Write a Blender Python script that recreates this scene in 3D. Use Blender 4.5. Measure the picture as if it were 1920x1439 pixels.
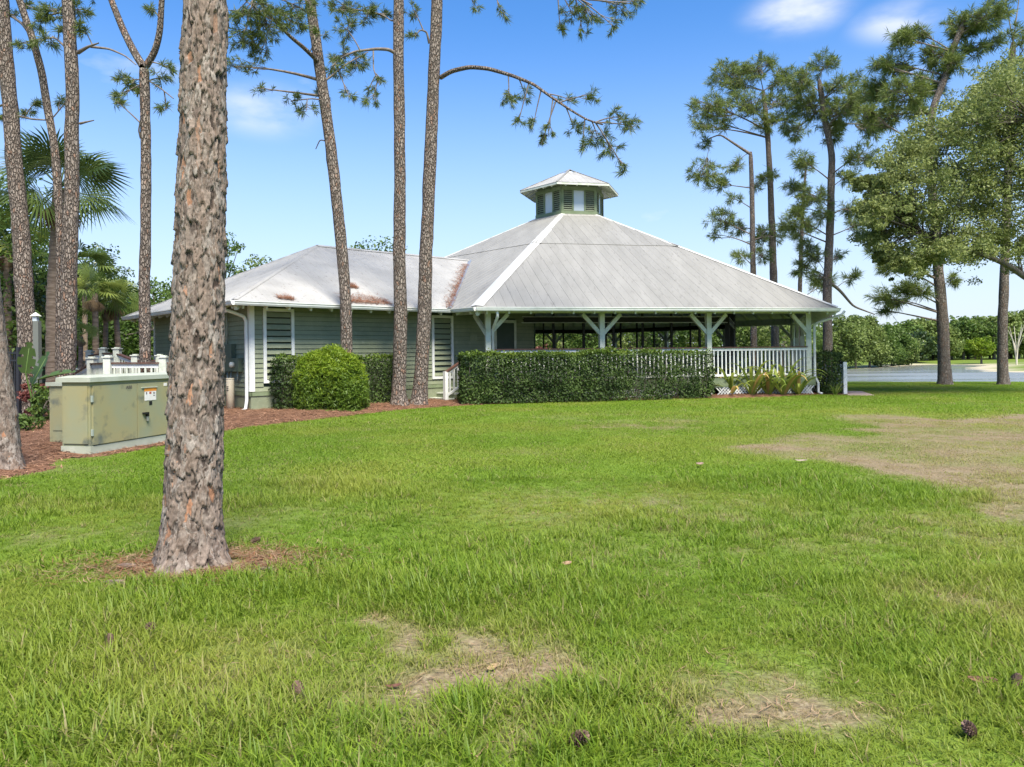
import bpy, math, random
import numpy as np
from mathutils import Vector, Matrix
S = bpy.context.scene
for o in list(bpy.data.objects): bpy.data.objects.remove(o)
# ---------------------------------------------------------------- camera
F, YH, ROLL, CZ = 1400.0, 663.5, -0.0105, 1.5      # focal length and horizon row in photo pixels, roll, eye height
cam_d = bpy.data.cameras.new('camera'); cam = bpy.data.objects.new('camera', cam_d)
S.collection.objects.link(cam); S.camera = cam
cam_d.sensor_fit = 'HORIZONTAL'; cam_d.sensor_width = 36; cam_d.lens = 36*F/1920
cam_d.shift_y = -(719.5-YH)/1920; cam_d.clip_start = .05; cam_d.clip_end = 3000
cam.location = (0, 0, CZ)
cam.matrix_world = Matrix.Translation((0, 0, CZ)) @ Matrix.Rotation(math.radians(90), 4, 'X') @ Matrix.Rotation(math.atan(ROLL), 4, 'Z')
# ---------------------------------------------------------------- sky, sun, exposure
SUN_EL, SUN_AZ = math.radians(56), math.radians(158)   # azimuth clockwise from +Y (north)
w = bpy.data.worlds.new('World'); S.world = w; w.use_nodes = True
nt = w.node_tree; nt.nodes.clear()
def N(t, k, **kw):
    n = t.nodes.new(k)
    for a, v in kw.items(): setattr(n, a, v)
    return n
sky = N(nt, 'ShaderNodeTexSky', sky_type='NISHITA', sun_disc=False, sun_elevation=SUN_EL, sun_rotation=SUN_AZ,
        altitude=30, air_density=1.0, dust_density=0.2, ozone_density=2.5)
tc = N(nt, 'ShaderNodeTexCoord'); mp = N(nt, 'ShaderNodeMapping'); mp.inputs['Scale'].default_value = (1, 1, 2.6)
mp.inputs['Location'].default_value = (3.3, .4, 1.1)
nz = N(nt, 'ShaderNodeTexNoise'); nz.inputs['Scale'].default_value = 3.4; nz.inputs['Detail'].default_value = 6; nz.inputs['Roughness'].default_value = .52
cr = N(nt, 'ShaderNodeValToRGB'); cr.color_ramp.elements[0].position = .64; cr.color_ramp.elements[1].position = .86
mx = N(nt, 'ShaderNodeMix', data_type='RGBA'); mx.inputs['B'].default_value = (4.5, 4.6, 4.8, 1)
mu = N(nt, 'ShaderNodeMath', operation='MULTIPLY'); mu.inputs[1].default_value = .9
nz2 = N(nt, 'ShaderNodeTexNoise'); nz2.inputs['Scale'].default_value = 11; nz2.inputs['Detail'].default_value = 7; nt.links.new(mp.outputs['Vector'], nz2.inputs['Vector'])
bg = N(nt, 'ShaderNodeBackground'); bg.inputs['Strength'].default_value = 0.1
wo = N(nt, 'ShaderNodeOutputWorld')
L = nt.links.new
hz = N(nt, 'ShaderNodeMix', data_type='RGBA'); hz.inputs['B'].default_value = (2.85, 3.35, 4.05, 1)     # pale summer haze low in the sky, the same all round
sx = N(nt, 'ShaderNodeSeparateXYZ'); hr = N(nt, 'ShaderNodeMapRange', interpolation_type='SMOOTHSTEP'); hr.inputs[1].default_value = -.05; hr.inputs[2].default_value = .43; hr.inputs[3].default_value = .92; hr.inputs[4].default_value = 0
L(tc.outputs['Generated'], sx.inputs[0]); L(sx.outputs['Z'], hr.inputs[0]); L(hr.outputs[0], hz.inputs[0])
hs_ = N(nt, 'ShaderNodeHueSaturation'); hs_.inputs['Saturation'].default_value = 1.3; hs_.inputs['Value'].default_value = .98; L(sky.outputs['Color'], hs_.inputs['Color']); tn = N(nt, 'ShaderNodeMix', data_type='RGBA', blend_type='MULTIPLY'); tn.inputs[0].default_value = 1; tn.inputs['B'].default_value = (1.0, .93, 1.0, 1); L(hs_.outputs['Color'], tn.inputs['A']); L(tn.outputs['Result'], hz.inputs['A'])
L(tc.outputs['Generated'], mp.inputs['Vector']); L(mp.outputs['Vector'], nz.inputs['Vector']); L(nz.outputs['Fac'], cr.inputs['Fac'])
acc = cr.outputs['Color']
for (dx, dz, rx_, s_) in ((.387, .455, .085, .9), (.522, .44, .07, .75), (-.33, .33, .10, .6), (-.9, .42, .16, .8), (1.5, .5, .2, .8)):      # soft summer puffs
    vd = N(nt, 'ShaderNodeVectorMath', operation='SUBTRACT'); vd.inputs[1].default_value = Vector((dx, 1, dz)).normalized(); L(tc.outputs['Generated'], vd.inputs[0])
    vm = N(nt, 'ShaderNodeVectorMath', operation='MULTIPLY'); vm.inputs[1].default_value = (1, 1, 2.2); L(vd.outputs[0], vm.inputs[0])
    vl = N(nt, 'ShaderNodeVectorMath', operation='LENGTH'); L(vm.outputs[0], vl.inputs[0])
    fm = N(nt, 'ShaderNodeMapRange', interpolation_type='SMOOTHERSTEP'); fm.inputs[1].default_value = 0; fm.inputs[2].default_value = rx_; fm.inputs[3].default_value = s_; fm.inputs[4].default_value = 0; L(vl.outputs['Value'], fm.inputs[0])
    nm_ = N(nt, 'ShaderNodeMapRange'); nm_.inputs[1].default_value = .3; nm_.inputs[2].default_value = .6; L(nz2.outputs['Fac'], nm_.inputs[0])
    pm_ = N(nt, 'ShaderNodeMath', operation='MULTIPLY'); L(fm.outputs[0], pm_.inputs[0]); L(nm_.outputs[0], pm_.inputs[1])
    ad = N(nt, 'ShaderNodeMath', operation='MAXIMUM'); L(acc, ad.inputs[0]); L(pm_.outputs[0], ad.inputs[1]); acc = ad.outputs[0]
L(acc, mu.inputs[0]); L(mu.outputs[0], mx.inputs['Factor']); L(hz.outputs['Result'], mx.inputs['A'])
L(mx.outputs['Result'], bg.inputs['Color']); L(bg.outputs['Background'], wo.inputs['Surface'])
sd = bpy.data.lights.new('sun', 'SUN'); sd.energy = 4.0; sd.angle = math.radians(26); sd.color = (1, .935, .80)
so = bpy.data.objects.new('sun', sd); S.collection.objects.link(so)
sdir = Vector((math.sin(SUN_AZ)*math.cos(SUN_EL), math.cos(SUN_AZ)*math.cos(SUN_EL), math.sin(SUN_EL)))
so.rotation_euler = sdir.to_track_quat('Z', 'Y').to_euler(); so.location = (20, -10, 40)
vs = S.view_settings; vs.view_transform = 'Standard'; vs.look = 'None'; vs.exposure = 1.33; vs.gamma = 1; vs.use_curve_mapping = False
S.cycles.max_bounces = 8; S.cycles.transparent_max_bounces = 12
# ---------------------------------------------------------------- helpers
rng = np.random.default_rng(7); random.seed(7)
V3 = lambda *a: np.array(a, float)
def ray(px, py):
    u, v = px-960, py-YH; d = 1+ROLL*ROLL
    return (u+ROLL*v)/d/F, -(v-ROLL*u)/d/F
def at(px, py, z=0.0):                  # photo pixel -> point on the level z
    a, c = ray(px, py); t = (z-CZ)/c
    return V3(a*t, t, z)
def aty(px, py, y):                     # photo pixel -> point at the depth y of the thing it belongs to
    a, c = ray(px, py); return V3(a*y, y, CZ+c*y)
ORG = {}
def org(o): return ORG.get(o.name, V3(0, 0, 0))
def link(o, parent=None):
    S.collection.objects.link(o)
    if parent is not None: o.parent = parent
    return o
def tag(o, label=None, cat=None, group=None, kind=None):
    for k, v in (('label', label), ('category', cat), ('group', group), ('kind', kind)):
        if v: o[k] = v
    return o
def thing(name, loc, label, cat, group=None, rz=0.0):
    o = bpy.data.objects.new(name, None); o.empty_display_size = .2; link(o)
    o.location = tuple(float(c) for c in loc); o.rotation_euler.z = rz; ORG[o.name] = V3(*loc)
    return tag(o, label, cat, group)
def mesh_np(name, verts, faces, mat=None, attrs=None, smooth=False, mats=None, midx=None):
    me = bpy.data.meshes.new(name); verts = np.asarray(verts, np.float32).reshape(-1, 3)
    faces = np.asarray(faces, np.int32); m, k = faces.shape
    me.vertices.add(len(verts)); me.vertices.foreach_set('co', verts.ravel())
    me.loops.add(m*k); me.loops.foreach_set('vertex_index', faces.ravel())
    me.polygons.add(m); me.polygons.foreach_set('loop_start', np.arange(0, m*k, k, dtype=np.int32))
    me.polygons.foreach_set('loop_total', np.full(m, k, np.int32))
    if smooth: me.polygons.foreach_set('use_smooth', np.ones(m, bool))
    for nme, arr in (attrs or {}).items():
        a = me.attributes.new(nme, 'FLOAT', 'POINT'); a.data.foreach_set('value', np.asarray(arr, np.float32))
    me.update(calc_edges=True); me.validate()
    if mat: me.materials.append(mat)
    return me
def obj(name, me, parent=None, loc=None, rz=0.0):
    o = bpy.data.objects.new(name, me); link(o, parent)
    if loc is not None: o.location = tuple(float(c) for c in loc)
    if rz: o.rotation_euler.z = rz
    return o
class MB:                               # collects polygons in world space; build() links ONE mesh object
    def __init__(s): s.v, s.f, s.a = [], [], []
    def add(s, vs, fs, a=0.0):
        b = len(s.v); s.v += [tuple(float(c) for c in q) for q in vs]; s.f += [tuple(b+i for i in f) for f in fs]; s.a += [a]*len(vs); return s
    def hexa(s, p):                     # 8 corners: bottom 4 (ccw), top 4
        return s.add(p, [(3, 2, 1, 0), (4, 5, 6, 7), (0, 1, 5, 4), (1, 2, 6, 5), (2, 3, 7, 6), (3, 0, 4, 7)])
    def box(s, c, d, ax=(1, 0, 0), up=(0, 0, 1)):
        c = V3(*c); x = V3(*ax); x /= np.linalg.norm(x); z = V3(*up); z = z-x*(z@x); z /= np.linalg.norm(z); y = np.cross(z, x)
        x, y, z = x*d[0]/2, y*d[1]/2, z*d[2]/2
        return s.hexa([c-x-y-z, c+x-y-z, c+x+y-z, c-x+y-z, c-x-y+z, c+x-y+z, c+x+y+z, c-x+y+z])
    def beam(s, p0, p1, wd, ht, up=(0, 0, 1)):
        p0, p1 = V3(*p0), V3(*p1); d = p1-p0
        return s.box((p0+p1)/2, (np.linalg.norm(d), wd, ht), d, up)
    def prism(s, poly, ext):
        n = len(poly); p = [V3(*q) for q in poly]; e = V3(*ext)
        return s.add(p+[q+e for q in p], [tuple(range(n))[::-1], tuple(range(n, 2*n))]+[(i, (i+1) % n, n+(i+1) % n, n+i) for i in range(n)])
    def tube(s, path, r, n=8, cap=True):
        path = [V3(*q) for q in path]; r = [r]*len(path) if np.isscalar(r) else list(r); vs, fs = [], []
        u = None
        for i, q in enumerate(path):
            t = path[min(i+1, len(path)-1)]-path[max(i-1, 0)]; t /= max(np.linalg.norm(t), 1e-9)
            if u is None: u = np.cross(t, V3(.3, .9, .2)) if abs(t[2]) > .9 else np.cross(t, V3(0, 0, 1))
            u = u-t*(u@t); u /= max(np.linalg.norm(u), 1e-9); v = np.cross(t, u)
            for k in range(n):
                a = 2*math.pi*k/n; vs.append(q+r[i]*(math.cos(a)*u+math.sin(a)*v))
        for i in range(len(path)-1):
            for k in range(n): fs.append((i*n+k, i*n+(k+1) % n, (i+1)*n+(k+1) % n, (i+1)*n+k))
        if cap: fs += [tuple(range(n))[::-1], tuple(range((len(path)-1)*n, len(path)*n))]
        return s.add(vs, fs)
    def mesh(s, name, mat, off=None, smooth=False, bevel=0):
        me = bpy.data.meshes.new(name); o = V3(0, 0, 0) if off is None else off
        me.from_pydata([(q[0]-o[0], q[1]-o[1], q[2]-o[2]) for q in s.v], [], s.f)
        if smooth: me.polygons.foreach_set('use_smooth', [True]*len(me.polygons))
        me.materials.append(mat); me.update(); return me
    def build(s, name, mat, parent=None, smooth=False, root=None):
        r = root if root is not None else parent
        while r is not None and r.name not in ORG: r = r.parent
        return obj(name, s.mesh(name, mat, org(r) if r is not None else None, smooth), parent)
def copy_tree(o, loc, rz=None, sc=None, parent=None, label=None):
    c = o.copy(); S.collection.objects.link(c); c.parent = parent
    if parent is None:
        c.location = tuple(float(q) for q in loc)
        if rz is not None: c.rotation_euler.z = rz
        if sc is not None: c.scale = (sc, sc, sc) if np.isscalar(sc) else sc
        if label: c['label'] = label
    for ch in list(o.children): copy_tree(ch, None, parent=c)
    return c
def hash2(ix, iy, s):
    n = (ix.astype(np.int64)*374761393+iy.astype(np.int64)*668265263+s*982451653) & 0x7fffffff
    n = ((n ^ (n >> 13))*1274126177) & 0x7fffffff
    return ((n ^ (n >> 16)) & 0xffff)/65535.0
def vnoise(x, y, s=0):
    x, y = np.asarray(x, float), np.asarray(y, float)
    ix, iy = np.floor(x), np.floor(y); fx, fy = x-ix, y-iy; fx = fx*fx*(3-2*fx); fy = fy*fy*(3-2*fy)
    a, b, c, d = hash2(ix, iy, s), hash2(ix+1, iy, s), hash2(ix, iy+1, s), hash2(ix+1, iy+1, s)
    return (a*(1-fx)+b*fx)*(1-fy)+(c*(1-fx)+d*fx)*fy
def fbm(x, y, s=0, o=4):
    t, a, n = 0, .5, 0
    for i in range(o): t = t+a*vnoise(x*2**i, y*2**i, s+i*17); n += a; a *= .5
    return t/n
def polydist(x, y, poly):               # signed distance to a polygon, positive inside
    x, y = np.asarray(x, float), np.asarray(y, float); d = np.full(x.shape, 1e9); ins = np.zeros(x.shape, bool); n = len(poly)
    for i in range(n):
        ax, ay = poly[i][:2]; bx, by = poly[(i+1) % n][:2]; ex, ey = bx-ax, by-ay
        t = np.clip(((x-ax)*ex+(y-ay)*ey)/(ex*ex+ey*ey+1e-12), 0, 1); d = np.minimum(d, np.hypot(x-ax-t*ex, y-ay-t*ey))
        c = (ay > y) != (by > y); ins ^= c & (x < ex*(y-ay)/(ey if abs(ey) > 1e-12 else 1e-12)+ax)
    return np.where(ins, d, -d)
sstep = lambda a, b, x: (lambda t: t*t*(3-2*t))(np.clip((x-a)/(b-a), 0, 1))
# ---------------------------------------------------------------- materials
def mat(name, c1, c2=None, rough=.7, spec=.3, scale=6, mixlo=.35, mixhi=.65, detail=4, c3=None, s3=20, lo3=.6, hi3=.7, bump=0, bscale=40,
        rnd=None, stretch=(1, 1, 1), transl=0, metal=0, obrnd=0, inst=None, coat=0):
    m = bpy.data.materials.new(name); m.use_nodes = True; t = m.node_tree; t.nodes.clear(); K = t.links.new
    out = N(t, 'ShaderNodeOutputMaterial'); p = N(t, 'ShaderNodeBsdfPrincipled')
    p.inputs['Roughness'].default_value = rough; p.inputs['Specular IOR Level'].default_value = spec; p.inputs['Metallic'].default_value = metal
    co = N(t, 'ShaderNodeTexCoord'); mpn = N(t, 'ShaderNodeMapping'); mpn.inputs['Scale'].default_value = stretch
    K(co.outputs['Object'], mpn.inputs['Vector']); vec = mpn.outputs['Vector']
    def mixn(a, b, fac):
        q = N(t, 'ShaderNodeMix', data_type='RGBA')
        for sck, val in (('A', a), ('B', b), ('Factor', fac)):
            if hasattr(val, 'links'): K(val, q.inputs[sck])
            elif sck == 'Factor': q.inputs[0].default_value = val
            else: q.inputs[sck].default_value = tuple(val)+(1,)
        return q.outputs['Result']
    def noise(sc, lo, hi, det):
        n = N(t, 'ShaderNodeTexNoise'); n.inputs['Scale'].default_value = sc; n.inputs['Detail'].default_value = det; K(vec, n.inputs['Vector'])
        r = N(t, 'ShaderNodeMapRange'); r.inputs[1].default_value = lo; r.inputs[2].default_value = hi; K(n.outputs['Fac'], r.inputs[0]); return r.outputs[0], n
    col = tuple(c1)
    if c2 is not None: col = mixn(c1, c2, noise(scale, mixlo, mixhi, detail)[0])
    if rnd:                             # per-leaf / per-blade attribute picks a second tone
        at_ = N(t, 'ShaderNodeAttribute'); at_.attribute_name = rnd[0]
        if inst: at_.attribute_type = inst
        col = mixn(col, rnd[1], at_.outputs['Fac'])
    if c3 is not None: col = mixn(col, c3, noise(s3, lo3, hi3, 5)[0])
    if obrnd:
        oi = N(t, 'ShaderNodeObjectInfo'); r = N(t, 'ShaderNodeMapRange'); r.inputs[3].default_value = 1-obrnd; r.inputs[4].default_value = 1+obrnd
        K(oi.outputs['Random'], r.inputs[0]); hs = N(t, 'ShaderNodeHueSaturation'); K(r.outputs[0], hs.inputs['Value'])
        if hasattr(col, 'links'): K(col, hs.inputs['Color'])
        else: hs.inputs['Color'].default_value = col+(1,)
        col = hs.outputs['Color']
    if hasattr(col, 'links'): K(col, p.inputs['Base Color'])
    else: p.inputs['Base Color'].default_value = col+(1,)
    if bump:
        _, n = noise(bscale, 0, 1, 5); b = N(t, 'ShaderNodeBump'); b.inputs['Strength'].default_value = bump; b.inputs['Distance'].default_value = .02
        K(n.outputs['Fac'], b.inputs['Height']); K(b.outputs['Normal'], p.inputs['Normal'])
    if coat: p.inputs['Coat Weight'].default_value = coat
    if transl:
        tr = N(t, 'ShaderNodeBsdfTranslucent'); ms = N(t, 'ShaderNodeMixShader'); ms.inputs[0].default_value = transl
        if hasattr(col, 'links'): K(col, tr.inputs['Color'])
        else: tr.inputs['Color'].default_value = col+(1,)
        K(p.outputs[0], ms.inputs[1]); K(tr.outputs[0], ms.inputs[2]); K(ms.outputs[0], out.inputs['Surface'])
    else: K(p.outputs[0], out.inputs['Surface'])
    return m
M = {}
M['white'] = mat('white_paint', (.66, .67, .65), (.5, .52, .5), rough=.5, scale=3, mixlo=.45, mixhi=.8, bump=.1, bscale=15)
M['beam'] = mat('weathered_white_timber', (.55, .57, .5), (.38, .42, .33), rough=.65, scale=5, mixlo=.45, mixhi=.75, bump=.2, bscale=30)
M['siding'] = mat('sage_siding_paint', (.225, .25, .165), (.19, .215, .142), rough=.55, scale=2.5, c3=(.26, .28, .2), s3=9, lo3=.55, hi3=.8, bump=.15, bscale=20, obrnd=.07)
M['trimgreen'] = mat('green_trim_paint', (.15, .19, .105), (.19, .23, .14), rough=.6, scale=4, bump=.1)
M['darkgreen'] = mat('dark_green_door_paint', (.035, .055, .042), (.05, .07, .055), rough=.45, scale=3)
M['black'] = mat('black_metal', (.012, .012, .013), rough=.5)
M['fence'] = mat('fence_black_paint', (.018, .019, .026), rough=.45, spec=.5)
M['cap'] = mat('brown_rail_cap_wood', (.11, .055, .042), (.07, .035, .028), rough=.6, scale=8, bump=.2)
M['roof'] = mat('weathered_roof_metal', (.245, .239, .222), (.205, .2, .184), rough=.55, spec=.4, scale=1.1, mixlo=.35, mixhi=.7, detail=6, c3=(.14, .134, .122), s3=7, lo3=.58, hi3=.8, bump=.05, bscale=6, obrnd=.07, stretch=(2.2, .45, .45))
M['wroof'] = mat('pale_wing_roof_metal', (.335, .327, .31), (.27, .262, .246), rough=.55, spec=.35, scale=1.3, mixlo=.4, mixhi=.72, detail=6, c3=(.14, .125, .105), s3=13, lo3=.62, hi3=.72, bump=.05, bscale=6, obrnd=.04)
M['hip'] = mat('white_hip_cap_metal', (.55, .55, .53), (.48, .48, .46), rough=.45, scale=2)
M['ceil'] = mat('painted_roof_deck', (.64, .65, .61), (.56, .57, .53), rough=.6, scale=4)
M['deck'] = mat('deck_boards', (.42, .4, .36), (.36, .34, .3), rough=.7, scale=5)
M['glass'] = None
M['steel'] = mat('galvanised_steel', (.45, .46, .46), rough=.4, metal=.7)
M['meter'] = mat('meter_box_green', (.07, .1, .07), (.1, .13, .09), rough=.5, scale=6)
M['beige'] = mat('beige_plastic', (.56, .5, .38), (.48, .43, .33), rough=.5, scale=4)
M['conduit'] = mat('grey_conduit', (.3, .34, .29), rough=.5)
def glass_mat():
    m = bpy.data.materials.new('window_glass'); m.use_nodes = True; t = m.node_tree; t.nodes.clear()
    o = N(t, 'ShaderNodeOutputMaterial'); p = N(t, 'ShaderNodeBsdfPrincipled'); p.inputs['Base Color'].default_value = (.45, .5, .53, 1)
    p.inputs['Roughness'].default_value = .12; p.inputs['Specular IOR Level'].default_value = .8
    t.links.new(p.outputs[0], o.inputs[0]); return m
M['glass'] = glass_mat()
# ---------------------------------------------------------------- ground, mulch, lake
PH = math.radians(12); HX, HY = 2.70, 33.85          # pavilion: turn and centre
hexv = lambda r, k, z: V3(HX+r*math.sin(PH+math.radians(k)), HY-r*math.cos(PH+math.radians(k)), z)
WA = V3(math.sin(PH-math.pi/3), -math.cos(PH-math.pi/3), 0); WN = V3(math.sin(PH+math.pi/6), -math.cos(PH+math.pi/6), 0)
wing = lambda s, t, z: V3(HX, HY, 0)+WN*(.13+t)+WA*s+V3(0, 0, z)
WZ = -2.0
lake = [at(1590, 712, WZ)]*0+[(19, 44), (24, 56), tuple(at(1574, 700, WZ)[:2]), tuple(at(1600, 693, WZ)[:2]), tuple(at(1650, 690.5, WZ)[:2]), tuple(at(1690, 687.5, WZ)[:2]), tuple(at(1740, 684.5, WZ)[:2]), tuple(at(1800, 684.5, WZ)[:2]),
        tuple(at(1826, 686.5, WZ)[:2]), tuple(at(1802, 690, WZ)[:2]), tuple(at(1812, 694, WZ)[:2]), tuple(at(1850, 697.5, WZ)[:2]), tuple(at(1920, 699, WZ)[:2]), (160, 104), (260, 95), (260, 44), (60, 38.5), (30, 40)]
def ground_z(x, y):
    x, y = np.asarray(x, float), np.asarray(y, float)
    d = polydist(x, y, lake)
    near = sstep(-9, 0, d)*(y < 75)+(y >= 75)*sstep(-25, 0, d)
    base = -1.3*sstep(60, 110, y)*sstep(10, 45, x)
    z = base*(1-near)+near*(WZ+.02)-np.clip(d, 0, 6)*.25
    return z+(fbm(x*.35, y*.35, 3, 3)-.5)*.06*(1-near)
gauss = lambda x, y, cx, cy, rx, ry, a=0: np.exp(-((((x-cx)*math.cos(a)+(y-cy)*math.sin(a))/rx)**2+((-(x-cx)*math.sin(a)+(y-cy)*math.cos(a))/ry)**2))
dirt = [at(*q)[:2] for q in ((1375, 846), (1420, 824), (1500, 815), (1590, 816), (1620, 800), (1560, 788), (1540, 776), (1640, 776), (1760, 785), (1925, 779), (2150, 785), (2300, 1000),
                             (1960, 1010), (1880, 968), (1800, 930), (1700, 894), (1620, 876), (1530, 868), (1440, 862))]
mulch = [at(*q)[:2] for q in ((-260, 960), (-60, 915), (60, 893), (118, 880), (120, 862), (200, 857), (310, 838), (420, 812), (500, 799), (600, 787), (700, 776), (800, 766), (880, 761), (960, 757), (1040, 754),
                              (1330, 748), (1420, 747), (1560, 741), (1640, 743))]+[(12.4, 27), (9, 27), (0, 26), (-4, 24), (-8, 24.5), (-13, 27), (-22, 30), (-26, 20), (-16, 10)]
TB = at(358, 1062)
# soft worn patches in the turf: photo pixel, half-width and half-depth in metres, strength
WORN = [(760, 1215, .55, .35, .6), (950, 1265, .42, .2, .75), (840, 1310, .6, .3, .5), (700, 1165, .3, .14, .6), (1390, 1345, .4, .2, .4), (1330, 1300, .5, .3, .3), (1500, 1350, .3, .15, .4), (1260, 800, 1.6, .9, .28),
        (100, 1010, .6, .3, .5), (40, 1070, .25, .12, .6), (300, 1180, .4, .2, .25), (1300, 970, 1.6, .8, .3), (1000, 940, 1.2, .8, .2), (1600, 1000, 1.4, .6, .3), (1150, 800, 2.5, 1.2, .22), (1500, 1230, .9, .4, .25), (1820, 1130, .7, .5, .35),
        (560, 960, .9, .5, .2), (880, 1390, .5, .2, .35), (1240, 1130, .8, .4, .15), (1130, 1040, .9, .5, .18)]
def dry_mask(x, y):
    x, y = np.asarray(x, float), np.asarray(y, float)
    n = fbm(x*1.3, y*1.3, 11, 4)-.5; n2 = fbm(x*5, y*5, 23, 3)-.5
    d = polydist(x, y, dirt); m = sstep(-.25, .5, d+n*1.1+n2*.5)*(.78+.9*n)
    for px, py, rx, ry, s in WORN:
        c = at(px, py); m = m+s*.8*gauss(x, y, c[0], c[1], rx, ry)*(1+3.6*n+4.5*n2)
    r = np.hypot((x-TB[0]-.1), (y-TB[1])*1.6)
    m = m+1.0*sstep(.75, .3, r+n2*.5)
    m = m+np.clip(fbm(x*.8, y*.8, 41, 4)-.56, 0, 1)*1.2
    return np.clip(m, 0, 1)
def mulch_in(x, y): return polydist(x, y, mulch)+(fbm(x*2.2, y*2.2, 5, 3)-.5)*.35
def mulch_z(x, y):
    d = polydist(x, y, mulch)
    return ground_z(x, y)-.03+.05*sstep(-.1, .25, d)+.09*sstep(.2, 1.3, d)+(fbm(x*7, y*7, 9, 3)-.5)*.035
xs = np.concatenate([-np.geomspace(1500, 15, 26), np.arange(-14, 17, .12), np.geomspace(17.5, 1500, 60)])
ys = np.concatenate([-np.geomspace(600, 3, 14), np.arange(-2, 26, .12), np.arange(26.2, 60, .5), np.arange(60.5, 200, 2.5), np.geomspace(205, 2500, 12)])
gx, gy = np.meshgrid(xs, ys); gz = ground_z(gx, gy)
nx, ny = len(xs), len(ys); ii = (np.arange(ny-1)[:, None]*nx+np.arange(nx-1)).ravel()
gf = np.stack([ii, ii+1, ii+1+nx, ii+nx], 1)
def lawn_mat():
    m = bpy.data.materials.new('lawn_soil'); m.use_nodes = True; t = m.node_tree; K = t.links.new; p = t.nodes['Principled BSDF']
    p.inputs['Roughness'].default_value = .9; p.inputs['Specular IOR Level'].default_value = .1
    tc = N(t, 'ShaderNodeTexCoord')
    def nz(sc, lo, hi, det=6):
        n = N(t, 'ShaderNodeTexNoise'); n.inputs['Scale'].default_value = sc; n.inputs['Detail'].default_value = det; K(tc.outputs['Object'], n.inputs['Vector'])
        r = N(t, 'ShaderNodeMapRange'); r.inputs[1].default_value = lo; r.inputs[2].default_value = hi; K(n.outputs['Fac'], r.inputs[0]); return r.outputs[0], n
    def mix(a, b, f):
        q = N(t, 'ShaderNodeMix', data_type='RGBA')
        for s, v in (('A', a), ('B', b)):
            if hasattr(v, 'links'): K(v, q.inputs[s])
            else: q.inputs[s].default_value = tuple(v)+(1,)
        K(f, q.inputs[0]); return q.outputs['Result']
    g = mix((.09, .15, .016), (.14, .215, .026), nz(.9, .3, .7)[0]); g = mix(g, (.03, .05, .008), nz(45, .5, .7)[0])
    d = mix((.205, .16, .10), (.15, .115, .068), nz(3, .35, .65)[0]); d = mix(d, (.28, .23, .145), nz(38, .5, .66)[0]); d = mix(d, (.09, .065, .04), nz(60, .58, .7)[0])
    a = N(t, 'ShaderNodeAttribute'); a.attribute_name = 'dry'
    c = mix(g, d, a.outputs['Fac'])
    sd_ = N(t, 'ShaderNodeAttribute'); sd_.attribute_name = 'sand'; c = mix(c, (.42, .37, .27), sd_.outputs['Fac'])
    K(c, p.inputs['Base Color'])
    b = N(t, 'ShaderNodeBump'); b.inputs['Strength'].default_value = .7; b.inputs['Distance'].default_value = .03; K(nz(30, 0, 1)[1].outputs['Fac'], b.inputs['Height']); K(b.outputs[0], p.inputs['Normal'])
    return m
fx, fy = gx.ravel(), gy.ravel()
dl = polydist(fx, fy, lake)
sand = np.where(fy > 70, sstep(-9, -1, dl+(fbm(fx*.12, fy*.12, 77, 3)-.5)*14), 0)*sstep(62, 72, fx)
lawn = obj('lawn_ground', mesh_np('lawn_ground', np.stack([fx, fy, gz.ravel()], 1), gf, lawn_mat(), {'dry': dry_mask(fx, fy)*(fy < 40)+.12*(fy >= 40), 'sand': sand}, smooth=True)); tag(lawn, kind='structure')
# mulch bed: its own gently mounded sheet
mxs, mys = np.arange(-26, 13, .15), np.arange(6, 31, .15); ax, ay = np.meshgrid(mxs, mys); az = mulch_z(ax, ay)
inside = (mulch_in(ax, ay) > -.02); q = inside[:-1, :-1] & inside[1:, :-1] & inside[:-1, 1:] & inside[1:, 1:]
nx = len(mxs); iy_, ix_ = np.nonzero(q); ii = iy_*nx+ix_; ff = np.stack([ii, ii+1, ii+1+nx, ii+nx], 1)
used = np.unique(ff); remap = np.zeros(ax.size, int); remap[used] = np.arange(len(used))
M['mulch'] = mat('pine_straw_mulch', (.17, .085, .05), (.075, .036, .022), rough=.9, spec=.1, scale=9, mixlo=.4, mixhi=.6, c3=(.33, .19, .12), s3=55, lo3=.52, hi3=.64, bump=.9, bscale=60)
mb_ = obj('mulch_bed', mesh_np('mulch_bed', np.stack([ax.ravel(), ay.ravel(), az.ravel()], 1)[used], remap[ff], M['mulch'], smooth=True)); tag(mb_, kind='structure')
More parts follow.
